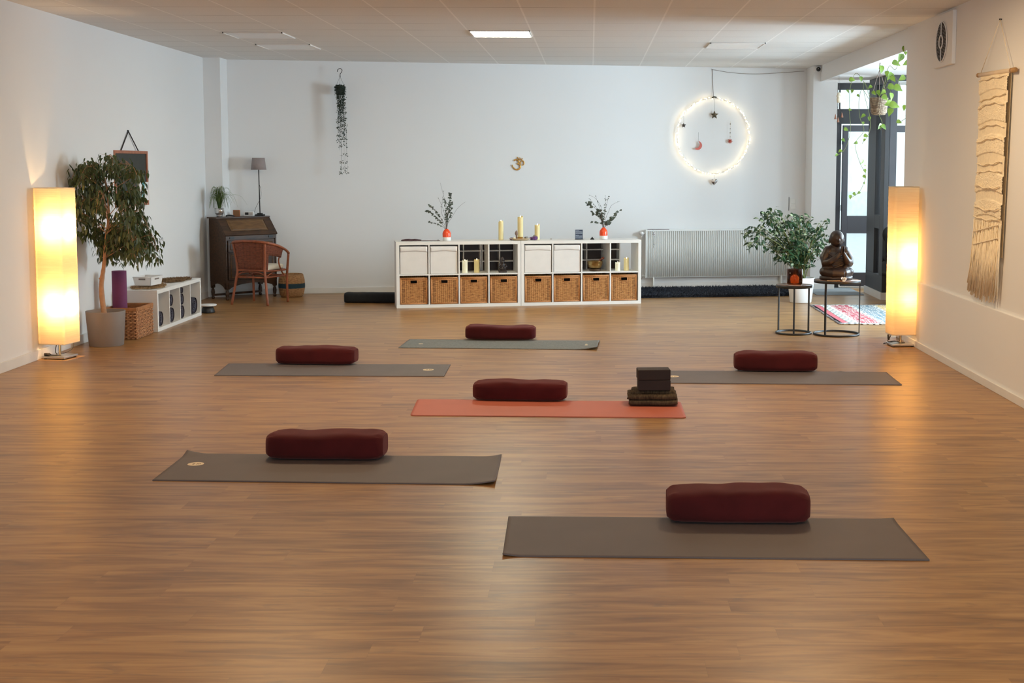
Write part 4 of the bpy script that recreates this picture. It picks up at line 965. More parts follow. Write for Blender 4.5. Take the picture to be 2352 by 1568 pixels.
fur('sheepskin', -4.52, 14.13, 0.155, 0.285, 0.4205, 'fur', 'dark brown sheepskin at the far end of the low shelf', 5)
t = thing('plastic_bin', (-4.515, 13.28, 0.452), 'small white plastic bin with handle holes on the beige sheepskin', 'bin', math.radians(-8))
b = MB()
def tap(w0, d0, w1, d1, z0, z1, th):
    for sx, sy in ((0, -1), (0, 1), (-1, 0), (1, 0)):
        if sx == 0:
            b.add([(-w0, sy * d0, z0), (w0, sy * d0, z0), (w1, sy * d1, z1), (-w1, sy * d1, z1), (-w0, sy * (d0 - th), z0), (w0, sy * (d0 - th), z0), (w1, sy * (d1 - th), z1), (-w1, sy * (d1 - th), z1)], [(0, 1, 2, 3), (4, 7, 6, 5), (3, 2, 6, 7), (0, 4, 5, 1), (0, 3, 7, 4), (1, 5, 6, 2)])
        else:
            b.add([(sx * w0, -d0, z0), (sx * w0, d0, z0), (sx * w1, d1, z1), (sx * w1, -d1, z1), (sx * (w0 - th), -d0, z0), (sx * (w0 - th), d0, z0), (sx * (w1 - th), d1, z1), (sx * (w1 - th), -d1, z1)], [(0, 1, 2, 3), (4, 7, 6, 5), (3, 2, 6, 7), (0, 4, 5, 1), (0, 3, 7, 4), (1, 5, 6, 2)])
tap(0.085, 0.115, 0.098, 0.130, 0, 0.085, 0.004); b.box((-.085, -.115, 0), (.085, .115, .004)); b.build('bin_body', 'plasticwhite', t)
b = MB(); b.tube([(-.098, -.13, .085), (.098, -.13, .085), (.098, .13, .085), (-.098, .13, .085), (-.098, -.13, .085)], 0.004, 6); b.build('rim', 'plasticwhite', t)
b = MB(); b.box((-.035, -.1315, .058), (.035, -.1285, .072)); b.box((.0945, -.045, .056), (.0985, .045, .07)); b.build('handle_hole_shade', simple('shadow_grey', (0.2, .17, .15), .8), t)  # grey patches that paint the shade inside the handle holes
b = MB(); b.box((-.07, -.09, .006), (.07, .08, .074)); tag(b.build('paper_stack', 'paper', None, 0.003, 2, (-4.515, 13.28, 0.452), math.radians(-8)), 'stack of white papers inside the small white bin', 'papers')
# round white disc stool behind the shelf
t = thing('floor_stand', (-4.335, 14.72, 0), 'round white lid on a black base on the floor past the low shelf', 'stand')
t.name = 'floor_stand'
b = MB(); b.lathe([(0, 0), (0.075, 0), (0.08, 0.01), (0.065, 0.055), (0.05, 0.075), (0, 0.075)], 28); b.build('base', 'black', t)
b = MB(); b.lathe([(0, 0.075), (0.085, 0.077), (0.10, 0.086), (0.095, 0.096), (0, 0.102)], 32); b.build('lid', 'plasticwhite', t)
# notice board on the left wall
t = thing('notice_board', (lw(13.64) + 0.004, 13.64, 1.24), 'wood framed chalkboard hanging on the left wall behind the tree', 'notice board', math.atan2(0.10, -6.6) + 0)
t.rotation_euler.z = math.atan2(-0.10, 6.6) * -1 * -1
hw, hz = 0.475, 0.575
b = MB()
for a, c in (((0, -hw, 0), (.022, hw, .03)), ((0, -hw, hz - .03), (.022, hw, hz)), ((0, -hw, .03), (.022, -hw + .035, hz - .03)), ((0, hw - .035, .03), (.022, hw, hz - .03))): b.box(a, c)
b.build('frame', 'framewood', t, 0.002)
b = MB(); b.box((0.002, -hw + .035, .03), (.010, hw - .035, hz - .03)); b.build('slate', 'chalk', t)
b = MB(); b.box((0.010, 0.19, .05), (.023, hw - .01, .245)); pp = b.build('paper_note', 'paper', t)
b = MB(); b.box((0.0235, 0.27, .05), (.0245, 0.345, .245)); b.build('printed_strip', 'tealpaper', pp)
b = MB(); b.tube([(0.012, -0.27, hz), (0.008, -0.04, hz + .20)], 0.006, 8); b.tube([(0.008, -0.04, hz + .20), (0.012, 0.22, hz)], 0.006, 8); b.build('hanging_strap', 'cable', t)
b = MB(); b.tube([(-0.01, -0.04, hz + .205), (0.012, -0.04, hz + .205)], 0.007, 8); b.build('nail', 'black', t)

# ------------------------------------------------------------------ bureau desk in the left corner
DA = Vector((-4.485, 16.04, 0)); DR = math.atan2(0.745, 0.667); dX = Vector((math.cos(DR), math.sin(DR), 0)); dY = Vector((-math.sin(DR), math.cos(DR), 0))
def dp(x, y, z=0): return DA + dX * x + dY * y + Vector((0, 0, z))
Wd, Dd = 0.735, 0.365
t = thing('bureau', DA, 'dark oak slant front bureau in the left corner of the room', 'desk', DR)
b = MB(); b.prism([(0.0, 0.22), (0.0, 0.79), (0.012, 0.80), (0.175, 1.005), (Dd, 1.005), (Dd, 0.22)], 0, 0.018, 'x'); b.build('side_panel', 'darkwood', t, 0.002)
b = MB(); b.prism([(0.0, 0.22), (0.0, 0.79), (0.012, 0.80), (0.175, 1.005), (Dd, 1.005), (Dd, 0.22)], Wd - 0.018, Wd, 'x'); b.build('side_panel', 'darkwood', t, 0.002)
b = MB(); b.box((0.018, Dd - .01, 0.22), (Wd - .018, Dd, 1.005)); b.box((0.018, 0.01, 0.22), (Wd - .018, Dd - .01, 0.235)); b.box((.018, .02, .235), (Wd - .018, .03, .80)); b.build('carcass', 'darkwood', t)
b = MB(); b.box((-0.03, 0.155, 1.005), (Wd + 0.02, Dd + 0.0, 1.022)); b.build('top_board', 'darkwood', t, 0.004)
# slanted flap with raised panel
fl = Vector((0, 0.175 - 0.0, 1.005 - 0.80)); L = fl.length; ca = math.atan2(1.005 - 0.80, 0.175)
o = bpy.data.objects.new('writing_flap', None)
b = MB(); b.box((-0.012, -0.012, -0.008), (Wd + .012, L, 0.012)); f_ = b.build('writing_flap', 'darkwood', t, 0.003); f_.location = (0, 0.0, 0.805); f_.rotation_euler = (ca, 0, 0)
b = MB(); x0, x1, y0_, y1_ = 0.10, Wd - 0.10, 0.055, L - 0.045
b.add([(x0, y0_, .012), (x1, y0_, .012), (x1, y1_, .012), (x0, y1_, .012), (x0 + .03, y0_ + .02, .020), (x1 - .03, y0_ + .02, .020), (x1 - .03, y1_ - .02, .020), (x0 + .03, y1_ - .02, .020)], [(4, 5, 6, 7), (0, 1, 5, 4), (1, 2, 6, 5), (2, 3, 7, 6), (3, 0, 4, 7)])
b.build('raised_panel', 'darkwood2', f_)
b = MB(); b.tube([(x0, y0_, .013), (x1, y0_, .013), (x1, y1_, .013), (x0, y1_, .013), (x0, y0_, .013)], 0.005, 6); b.build('moulding', 'darkwood2', f_)
# lopers strip, drawer, lower doors
b = MB(); b.box((0.0, -0.002, 0.745), (Wd, 0.02, 0.795)); s_ = b.build('loper_rail', 'darkwood', t, 0.002)
for x in (0.085, Wd - 0.085): b = MB(); b.box((x - .03, -0.010, 0.758), (x + .03, -0.002, 0.780)); b.build('loper_pull', 'black', s_)
def door_panel(nm, x0, x1, z0, z1):
    b = MB(); b.box((x0, -0.006, z0), (x1, 0.018, z1)); d_ = b.build(nm, 'darkwood', t, 0.003)
    b = MB(); b.tube([(x0 + .035, -.008, z0 + .03), (x1 - .035, -.008, z0 + .03), (x1 - .035, -.008, z1 - .03), (x0 + .035, -.008, z1 - .03), (x0 + .035, -.008, z0 + .03)], 0.006, 6); b.build('moulding', 'darkwood2', d_)
    return d_
d_ = door_panel('drawer', 0.03, Wd - 0.03, 0.595, 0.735)
for x in (0.2, Wd - 0.2): b = MB(); b.ball((x, -0.022, 0.665), 0.013, 10, 8); b.build('knob', 'brass', d_)
door_panel('cupboard_door', 0.03, Wd / 2 - .003, 0.25, 0.585); d_ = door_panel('cupboard_door', Wd / 2 + .003, Wd - 0.03, 0.25, 0.585)
b = MB(); b.ball((Wd / 2 + .02, -0.02, 0.45), 0.01, 10, 8); b.build('knob', 'brass', d_)
def apron(x0, y0, x1, y1):
    b = MB(); n = 16; p0 = Vector((x0, y0, 0)); p1 = Vector((x1, y1, 0)); vs = []
    nrm = (p1 - p0).normalized().cross(Vector((0, 0, 1))) * 0.014
    for k in range(n + 1):
        u = k / n; p = p0.lerp(p1, u); zb = 0.135 + 0.065 * math.sin(PI * u) ** 0.6
        vs += [(p.x, p.y, 0.222), (p.x, p.y, zb), (p.x + nrm.x, p.y + nrm.y, zb), (p.x + nrm.x, p.y + nrm.y, 0.222)]
    fs = []
    for k in range(n): o_ = k * 4; fs += [(o_, o_ + 4, o_ + 5, o_ + 1), (o_ + 1, o_ + 5, o_ + 6, o_ + 2), (o_ + 2, o_ + 6, o_ + 7, o_ + 3)]
    b.add(vs, fs); b.build('apron', 'darkwood', t)
apron(0.03, 0.004, Wd - .03, 0.004); apron(0.004, Dd - .03, 0.004, .03); apron(Wd - .004, 0.03, Wd - .004, Dd - .03)
for x in (0.022, Wd - 0.022):
    for y in (0.022, Dd - 0.022):
        b = MB(); b.lathe([(0.0, 0), (0.018, 0), (0.021, 0.02), (0.014, 0.03), (0.020, 0.05), (0.024, 0.085), (0.018, 0.12), (0.012, 0.128), (0.020, 0.14)], 14, (x, y)); b.box((x - .02, y - .02, .14), (x + .02, y + .02, .225)); b.build('leg', 'darkwood', t)
b = MB(); b.box((0.02, Dd - .06, 0.035), (Wd - .02, Dd - .03, 0.06)); b.build('stretcher', 'darkwood', t)
TZ = 1.0225
# grass plant in a silver glass
t = thing('potted_plant', dp(0.085, 0.26, TZ), 'spiky grass plant in a silvery glass pot on the bureau', 'potted plant')
b = MB(); b.lathe([(0, 0), (0.032, 0), (0.038, 0.012), (0.034, 0.02), (0.050, 0.04), (0.056, 0.075), (0.056, 0.108), (0.053, 0.108), (0.052, 0.07), (0.035, 0.03), (0, 0.03)], 28); b.build('glass_pot', simple('mercury_glass', (0.62, 0.60, 0.58), 0.16, 0.85, vary=.25, vscale=30), t)
b = MB(); b.lathe([(0, 0.095), (0.052, 0.095)], 20); b.build('soil', 'soil', t)
b = MB(); rg = random.Random(5)
for k in range(150):
    a = rg.uniform(0, 2 * PI); reach = rg.uniform(0.04, 0.24); H = rg.uniform(0.16, 0.34); dr = rg.uniform(0.0, 0.30) if reach > 0.1 else 0; dr = min(dr, .07 + H * .7) * .6
    if k == 0: a, reach, H, dr = 0.35, 0.30, 0.24, 0.03
    if k == 1: a, reach, H, dr = 0.15, 0.34, 0.22, 0.10
    dx_, dy_ = math.cos(a), math.sin(a); 
    if dy_ > 0.3 and reach > 0.1: reach *= .5
    if dx_ < -0.2: reach = min(reach, 0.12)
    P = spline([(dx_ * .01, dy_ * .01, .095), (dx_ * reach * .35, dy_ * reach * .35, .095 + H * .75), (dx_ * reach * .75, dy_ * reach * .75, .095 + H * .85 - dr * .2), (dx_ * reach, dy_ * reach, .095 + H * .7 - dr)], 5)
    b.tube(P, [0.0036 * (1 - .85 * i / len(P)) + .0003 for i in range(len(P))], 4, False, 0.4)
b.build('grass_blades', 'grassleaf', t)
b = MB(); b.tube(spline([(-.05, 0, .01), (-.02, .02, .016), (.02, 0, .014), (.05, .01, .008)]), 0.009, 8); tag(b.build('small_pouch', 'black', None, 0, 2, dp(0.222, 0.235, TZ), 0.4), 'small flat black object beside the grass plant', 'pouch')
t = thing('wooden_card', dp(0.325, 0.25, TZ), 'small square brown picture card standing on the bureau', 'card', 0.05)
b = MB(); b.box((-0.044, 0, 0), (0.044, 0.012, 0.082)); b.build('card_frame', 'framewood', t, 0.002)
b = MB(); b.box((-0.036, -0.002, 0.008), (0.036, 0.0, 0.074)); b.build('card_face', simple('tan_card', srgb(140, 98, 62), .6), t)
t = thing('clock_radio', dp(0.500, 0.25, TZ), 'small white box with mirrored front on the bureau', 'radio', 0.08)
b = MB(); b.box((-0.062, 0, 0), (0.062, 0.07, 0.056)); b.build('case', 'plasticwhite', t, 0.006)
b = MB(); b.box((-0.045, -0.002, 0.014), (0.0, 0.0, 0.046)); b.build('display', 'black', t)
b = MB(); b.box((0.006, -0.002, 0.012), (0.05, 0.0, 0.048)); b.build('front_plate', 'chrome', t)
t = thing('table_lamp', dp(0.670, 0.25, TZ), 'unlit table lamp with grey shade standing on the bureau', 'table lamp')
b = MB(); b.box((-.055, -.045, 0), (.055, .045, .018)); b.box((-.03, -.03, .018), (.03, .03, .034)); b.build('base', 'black', t, 0.003)
b = MB(); b.tube([(0, 0, .034), (-.006, 0, .60)], 0.0065, 8); b.build('pole', 'black', t)
b = MB(); b.lathe([(0.097, .585), (0.078, .735)], 36, (-.006, 0)); o = b.build('lamp_shade', 'shadegrey', t); md = o.modifiers.new('s', 'SOLIDIFY'); md.thickness = 0.002
b = MB(); b.tube(spline([(0, -.005, .40), (.02, -.01, .33), (.02, -.01, .25), (.0, -.008, .20), (-.05, -.01, .1), (-.075, -.01, .02)]), 0.0022, 6); b.build('power_cord', 'cable', t)

# ------------------------------------------------------------------ rattan armchair
CHR = math.radians(-17)
t = thing('armchair', (-4.00, 15.74, 0), 'reddish rattan tub armchair with cream cushion facing the bureau', 'chair', CHR)
# local: x right, y forward (towards the bureau); rear legs near the camera
rl, fl_ = (-0.245, -0.20), (-0.235, 0.25)
for sx in (-1, 1):
    b = MB(); b.tube(spline([(sx * 0.245, -0.235, 0.0), (sx * 0.20, -0.20, 0.30), (sx * 0.185, -0.19, 0.45), (sx * 0.215, -0.225, 0.735)]), 0.0155, 10); b.build('leg', 'rattan', t)
    b = MB(); b.tube(spline([(sx * 0.235, 0.245, 0.0), (sx * 0.235, 0.235, 0.30), (sx * 0.265, 0.23, 0.60)]), 0.0145, 10); b.build('leg', 'rattan', t)
b = MB()
hp = [(-0.265, 0.235, 0.60), (-0.30, 0.10, 0.65), (-0.29, -0.07, 0.71), (-0.22, -0.215, 0.75), (-0.10, -0.255, 0.765), (0.0, -0.262, 0.768), (0.10, -0.255, 0.765), (0.22, -0.215, 0.75), (0.29, -0.07, 0.71), (0.30, 0.10, 0.65), (0.265, 0.235, 0.60)]
b.tube(spline(hp), 0.016, 10); hoop = spline(hp, 6); b.build('top_rail', 'rattan', t)
b = MB(); low = spline([(-0.225, 0.22, 0.40), (-0.235, 0.08, 0.40), (-0.225, -0.07, 0.405), (-0.185, -0.18, 0.41), (-0.09, -0.20, 0.415), (0, -0.205, 0.415), (0.09, -0.20, 0.415), (0.185, -0.18, 0.41), (0.225, -0.07, 0.405), (0.235, 0.08, 0.40), (0.225, 0.22, 0.40)], 6)
nH = len(hoop); b.grid(lambda u, v: hoop[int(round(u * (nH - 1)))].lerp(low[int(round(u * (nH - 1)))], v) + Vector((0, 0, -0.01 if v == 0 else 0)), nH, 8)
# leave open triangles at the arms: keep only the panels that are woven
keep = []
for f, mi_, sm_ in zip(b.f, b.mi, b.sm):
    i = f[0] // 8; v = f[0] % 8; u = i / (nH - 1)
    if 0.27 < u < 0.73 or (u >= 0.14 and u <= 0.86 and v < 3) : keep.append(f)
b.f = keep; b.mi = [0] * len(keep); b.sm = [True] * len(keep)
o = b.build('woven_back', 'rattanweave', t); md = o.modifiers.new('s', 'SOLIDIFY'); md.thickness = 0.008
b = MB(); b.tube(low, 0.011, 8); b.tube([(-0.225, 0.22, .40), (.225, .22, .40)], 0.013, 8); b.tube([(-0.19, -.19, .33), (.19, -.19, .33)], 0.011, 8); b.tube([(-.235, .235, .33), (.235, .235, .33)], .011, 8)
for sx in (-1, 1):
    b.tube([(sx * .19, -.19, .33), (sx * .235, .235, .33)], .011, 8); b.tube(spline([(sx * .19, -.19, .35), (sx * .12, -.195, .385), (sx * .0, -.20, .40)]), .008, 8)
    b.tube(spline([(sx * .19, -.16, .34), (sx * .21, -.05, .39), (sx * .225, .05, .40)]), .008, 8); b.tube(spline([(sx * .23, .20, .33), (sx * .235, .12, .38), (sx * .25, 0.02, .52), (sx * .275, .05, .62)]), .009, 8)
b.build('seat_frame', 'rattan', t)
b = MB(); b.add([(-.21, -.17, .405), (.21, -.17, .405), (.225, .22, .405), (-.225, .22, .405)], [(0, 1, 2, 3)]); b.build('seat', 'rattanweave', t)
b = MB(); b.box((-.20, -.16, .41), (.21, .22, .475)); b.build('cushion', 'cushion', t, 0.028, 4)
# seagrass basket with teal band
t = thing('round_basket', (-3.80, 16.55, 0), 'round seagrass basket with a dark teal band behind the armchair', 'basket')
b = MB(); b.lathe([(0.0, 0.002), (0.13, 0.002), (0.150, 0.03), (0.165, 0.115)], 32); b.lathe([(0.165, 0.175), (0.162, 0.22), (0.145, 0.285), (0.135, 0.292), (0.13, 0.285), (0.150, 0.2), (0.15, 0.1)], 32); b.build('woven_body', 'seagrass', t)
b = MB(); b.lathe([(0.165, 0.115), (0.167, 0.145), (0.165, 0.175)], 32); b.build('colour_band', 'teal', t)

# ------------------------------------------------------------------ hanging string plant
pc = wb(-3.235, 0.14)
t = thing('hanging_plant', (pc.x, pc.y, 2.62), 'string of hearts plant trailing from a wall hung pot at left', 'hanging plant')
b = MB(); b.tube(spline([(-.035, 0, .235), (-.028, 0, .262), (0, 0, .278), (.026, 0, .262), (.022, 0, .235), (.003, 0, .21), (0, 0, .19)]), 0.0042, 8); b.tube([(0, 0, .19), (-.0, 0, .17)], .006, 6); b.build('hook', 'cable', t)
b = MB()
for x, y in ((-.055, -.02), (.06, -.01), (-.02, .05)): b.tube([(0, 0, .175), (x, y, .045)], 0.0014, 4)
b.build('hanging_wires', 'cable', t)
b = MB(); b.lathe([(0, -.06), (0.05, -.06), (0.066, .045), (0.062, .045), (0.05, -.05)], 24); b.build('pot', simple('dark_green_pot', srgb(34, 46, 40), .6), t)
b = MB(); st = MB(); rg = random.Random(8)
for k in range(30):
    a = rg.uniform(0, 2 * PI); x0 = .058 * math.cos(a); y0_ = -abs(.058 * math.sin(a)) * .8; ln = rg.uniform(0.25, 0.78) if k > 4 else 1.05
    ox = rg.uniform(-.035, .05) + (0.01 if k > 4 else .03)
    P = spline([(x0 * .5, y0_ * .5, .05), (x0, y0_, .035), (x0 * .6 + ox * .5, y0_, -.10), (ox, y0_, -ln * .5), (ox + rg.uniform(-.02, .02), y0_, -ln)], 6)
    st.tube(P, 0.0009, 3, False)
    for j in range(int(ln * 62)):
        p = P[min(int(rg.random() ** .9 * len(P)), len(P) - 1)] + Vector((rg.uniform(-.014, .014), rg.uniform(-.01, .01), rg.uniform(-.02, .02)))
        d = (rg.uniform(-1, 1), -.6, rg.uniform(-.9, .3)); leaf(b, p, d, (0, -1, 0.3), rg.uniform(.013, .019), .014, .1, .1)
for k in range(160):
    a = rg.uniform(0, 2 * PI); leaf(b, (.064 * math.cos(a), .064 * math.sin(a), rg.uniform(-.06, .055)), (math.cos(a), math.sin(a), rg.uniform(-.6, .6)), (0, 0, 1), .019, .016, .1, .2)
b.build('trailing_leaves', 'stringleaf', t); st.build('stems', 'stringleaf', t)

# ------------------------------------------------------------------ om symbol
pc = wb(-0.968, 0.0)
t = thing('wall_emblem', (pc.x, pc.y, 1.695), 'small golden om symbol mounted on the back wall', 'wall symbol', WROT)
def omz(x, y): return ((x - 770) / 31.36 / 170.5, -0.014, -(y - 760) / 31.36 / 170.5)
b = MB()
def stroke(pts, r0, taper=True):
    P = spline([omz(*p) for p in pts], 6); n_ = len(P)
    b.tube(P, [r0 * (1 if not taper else 0.45 + 0.75 * math.sin(PI * min(1, max(0, (i + 1) / (n_ + 1)))) ** .6) for i in range(n_)], 8, True)
stroke([(490, 600), (530, 530), (620, 495), (730, 520), (810, 590), (840, 660), (800, 740), (690, 815)], 0.0082)
stroke([(690, 815), (790, 800), (880, 850), (935, 940), (930, 1050), (860, 1150), (740, 1205), (610, 1190), (480, 1100), (390, 980), (345, 850)], 0.0082)
stroke([(870, 860), (930, 840), (965, 760), (975, 650), (1040, 575), (1120, 580), (1190, 660), (1205, 770), (1160, 860), (1090, 885), (1020, 840)], 0.0066)
stroke([(745, 290), (760, 380), (830, 460), (940, 490), (1050, 470), (1110, 400)], 0.0068)
b.ball(omz(920, 385), 0.0085, 10, 8)
b.build('symbol', 'gold', t)

# ------------------------------------------------------------------ fairy light ring with ornaments
RX = 1.662; pc = wb(RX, 0.045, 2.072); RR = 0.508
t = thing('light_ring', pc, 'large ring of glowing fairy lights on the back wall', 'light ring', WROT)
b = MB(); b.tube([(RR * math.sin(2 * PI * k / 96), 0, RR * math.cos(2 * PI * k / 96) * 1.005) for k in range(97)], 0.006, 8, False); b.build('hoop', simple('white_hoop', (.8, .76, .68), .6), t)
bm_ = MB(); bm_.ball((0, 0, 0), 0.0072, 8, 6); bulb = None; rg = random.Random(4)
b = MB()
for k in range(100):
    a = 2 * PI * (k + rg.uniform(-.4, .4)) / 100; rr_ = RR + rg.uniform(-.013, .013); p = (rr_ * math.sin(a), rg.uniform(-.016, .008), rr_ * math.cos(a))
    if abs(a) < 0.05 or abs(a - 2 * PI) < 0.03: continue
    if bulb is None: bulb = bm_.build('fairy_bulb', 'fairy', t); o = bulb
    else: o = bulb.copy(); COL.objects.link(o)
    o.location = p
wp = []
for k in range(300): a = 2 * PI * k / 299; rr_ = RR + 0.010 * math.cos(k * 1.3); wp.append((rr_ * math.sin(a), 0.010 * math.sin(k * 1.3), rr_ * math.cos(a)))
b.tube(wp, 0.0011, 4, False); b.build('light_wire', 'white', t)
b = MB(); b.tube(spline([(-.03, -.01, RR + .005), (0, -.014, RR + .018), (.035, -.01, RR + .012)]), 0.010, 8); b.build('clip', 'pewter', t)
b = MB()
e0 = Vector(pc); 
def rel(x, off, z): q = wb(x, off, z) - Vector(pc); c_, s_ = math.cos(-WROT), math.sin(-WROT); return (q.x * c_ - q.y * s_, q.x * s_ + q.y * c_, q.z)
b.tube(spline([rel(1.662, .03, 2.60), rel(1.655, .01, 2.80), rel(1.65, .012, 2.955), rel(1.66, .012, 2.965), rel(1.90, .02, 2.93), rel(2.2, .02, 2.915), rel(2.5, .02, 2.93), rel(2.8, .02, 2.955), rel(2.93, .02, 2.965)]), 0.0034, 6); b.build('supply_cable', 'potgrey', t)
def star_poly(n, R, r, ph=PI / 2):
    return [((R if k % 2 == 0 else r) * math.cos(ph + k * PI / n), (R if k % 2 == 0 else r) * math.sin(ph + k * PI / n)) for k in range(2 * n)]
def ornament(name, x, z, poly, mat, th, label, string_to=None, cat='ornament', pyramid=True, beads=()):
    p = wb(x, 0.05, z); t = thing(name, p, label, cat, WROT, 'ornaments hanging at the fairy light ring')
    b = MB(); n_ = len(poly)
    if pyramid:
        b.add([(u, 0, v) for u, v in poly] + [(0, -th, 0), (0, th * .5, 0)], [(i, (i + 1) % n_, n_) for i in range(n_)] + [((i + 1) % n_, i, n_ + 1) for i in range(n_)])
    else: b.prism(poly, -th / 2, th / 2, 'y')
    b.build('pendant', mat, t)
    if string_to is not None: b = MB(); b.tube([(0, 0, max(v for u, v in poly) * .95), (string_to[0], -.0, string_to[1] - z)], 0.0013, 4); b.build('string', 'cable' if not beads else 'dowel', t)
    for k, zb in enumerate(beads): bb = MB(); bb.ball((0, 0, zb - z), 0.006 + 0.002 * (k % 2), 8, 6); bb.build('bead', 'pewter', t)
ornament('star_ornament', 1.672, 2.355, star_poly(5, .062, .027), 'pewter', .022, 'gold star hanging inside the top of the light ring', (0, 2.57))
ornament('star_ornament', 1.25, 2.212, star_poly(5, .036, .017), 'cable', .014, 'small dark star hanging at the left edge of the light ring', (0.0, 2.35))
ornament('star_ornament', 1.893, 2.002, star_poly(8, .040, .020), 'copper', .012, 'small red star hanging under a string of tiny beads', (0, 2.27), beads=(2.06, 2.115, 2.17, 2.235))
mp = []
for k in range(17): a = math.radians(80 - 200 * k / 16); mp.append((0.06 * math.cos(a) - .01, 0.06 * math.sin(a)))
q0, q1 = mp[0], mp[-1]
inn = [(-.035 + .053 * math.cos(math.radians(64 - 168 * k / 12)), .018 + .053 * math.sin(math.radians(64 - 168 * k / 12))) for k in range(13)]
ornament('moon_ornament', 1.455, 1.942, mp + inn[::-1], 'copper', .012, 'copper crescent moon hanging inside the light ring', (0, 2.12), pyramid=False)
b = None
hp_ = []
for k in range(24):
    a = 2 * PI * k / 24; hp_.append((0.0031 * 16 * math.sin(a) ** 3 * .95, 0.0031 * (13 * math.cos(a) - 5 * math.cos(2 * a) - 2 * math.cos(3 * a) - math.cos(4 * a))))
ornament('heart_ornament', 1.678, 1.452, hp_, 'silver', .022, 'silver heart hanging below the light ring', (0, 1.56))

# light switches and camera
pc = wb(2.80, 0.0, 1.06)
t = thing('light_switch', pc, 'white double light switch plate behind the leafy plant', 'light switch', WROT)
b = MB(); b.box((-0.04, -0.012, 0), (0.045, 0, 0.16)); b.build('plate', 'switch', t, 0.003)
for z in (0.012, 0.088): b = MB(); b.box((-0.03, -0.02, z), (0.035, -0.012, z + 0.06)); b.build('rocker', 'switch', t, 0.003)
b = MB(); b.box((-0.055, -0.006, -0.01), (-0.05, 0, 0.18)); b.build('wire_cover', 'cable', t)
t = thing('security_camera', (3.03, 17.615, 2.955), 'small dark round camera high on the right corner pier', 'camera')
b = MB(); b.box((-.045, -.03, -.045), (.045, 0.005, .035)); b.build('housing', 'plasticwhite', t, .006)
b = MB(); b.ball((0.0, -.045, -.005), .030, 16, 12); b.build('lens_dome', 'black', t)
b = MB(); b.ball((-0.008, -.073, .0), .006, 8, 6); b.build('lens', 'chrome', t)

# ------------------------------------------------------------------ radiator
x0, x1 = 0.735, 2.735; pc = wb(x0, 0.05); Lr = (x1 - x0) / WD.x
t = thing('radiator', (pc.x, pc.y, 0.15), 'long white column radiator below the fairy light ring', 'radiator', WROT)
Hr = 0.655
b = MB(); nC = 75
for k in range(nC):
    x = 0.014 + k * (Lr - .028) / (nC - 1); b.tube([(x, -.046, 0.015), (x, -.046, Hr - .015)], 0.0085, 8, True)
b.build('columns', 'radiator', t)
b = MB(); b.box((0, -.034, .004), (Lr, 0.02, Hr - .004)); b.build('rear_panel', 'radiator', t)
b = MB(); b.box((-.004, -.056, Hr - .02), (Lr + .004, .02, Hr)); b.build('top_cover', 'radiator', t, .002)
for x in (0.0, Lr): b = MB(); b.box((x - .006, -.058, 0), (x + .006, .02, Hr)); b.build('end_cover', 'radiator', t)
b = MB(); b.tube([(-.005, -.03, Hr - .05), (-.035, -.03, Hr - .05)], .012, 10); b.tube([(-.035, -.03, Hr - .05), (-.085, -.03, Hr - .05)], [.024, .022], 16); b.tube([(-.05, -.03, Hr - .06), (-.05, .03, Hr - .12), (-.05, .04, -.15)], .008, 8); b.build('thermostat_valve', 'plasticwhite', t)
b = MB(); b.tube([(-.005, -.02, .03), (-.04, -.02, .03), (-.045, .03, -.02)], .010, 8); b.build('pipe_joint', 'plasticwhite', t)
b = MB(); b.box((0.10, -.05, -.15), (.12, .03, .004)); b.box((Lr - .12, -.05, -.15), (Lr - .10, .03, .004)); b.build('stand', 'radiator', t)
q = wb(x0 + .07, .10)
b = MB(); b.box((0, -.02, 0), (.30, .03, .006)); tag(b.build('ruler', 'rim_hot', None, .001, 2, wb(x0 + .02, .09, .8055), WROT), 'thin brown strip lying on the left end of the radiator', 'strip')
t = thing('crystal_hanging', wb(x0 + .085, .16, .56), 'hanging chain of clear crystals on the left end of the radiator', 'ornament', WROT)
b = MB(); b.tube([(0, 0, 0), (0, 0, .235), (0, .045, .246)], .0012, 4); b.build('string', 'silver', t)
b = MB(); rg = random.Random(3)
for k in range(14): z = rg.choice((rg.uniform(-.03, .06), rg.uniform(.15, .22))); b.ball((rg.uniform(-.018, .018), rg.uniform(-.006, .006), z), rg.uniform(.006, .011), 6, 4)
b.build('crystals', 'silver', t)

# ------------------------------------------------------------------ black rugs
t = thing('shag_rug', (1.5, 17.2, 0), 'black shaggy rug on the floor below the radiator', 'rug')
poly = [(0.53, 16.42), (2.52, 16.74), (2.70, 17.10), (2.46, 17.78), (0.33, 17.40)]
b = MB(); b.prism([(x - 1.5, y - 17.2) for x, y in poly], 0.0, 0.035, 'z'); b.build('backing', 'shag', t, .01)
b = MB(); rg = random.Random(9)
def inside(x, y):
    c_ = False; n_ = len(poly)
    for i in range(n_):
        xa, ya = poly[i]; xb, yb = poly[(i + 1) % n_]
        if (ya > y) != (yb > y) and x < (xb - xa) * (y - ya) / (yb - ya) + xa: c_ = not c_
    return c_
cnt = 0
def tuft(x, y, z, out=(0, 0)):
    d = Vector((rg.uniform(-1, 1) + out[0], rg.uniform(-1, 1) + out[1], rg.uniform(.2, 1.1))).normalized() * rg.uniform(.025, .045); w_ = .006
    a = rg.uniform(0, PI); b.add([(x - 1.5 - w_ * math.cos(a), y - 17.2 - w_ * math.sin(a), z), (x - 1.5 + w_ * math.cos(a), y - 17.2 + w_ * math.sin(a), z), (x - 1.5 + d.x, y - 17.2 + d.y, max(.002, z + d.z))], [(0, 1, 2)])
while cnt < 9000:
    x, y = rg.uniform(.3, 2.75), rg.uniform(16.4, 17.8)
    if inside(x, y): tuft(x, y, .033); cnt += 1
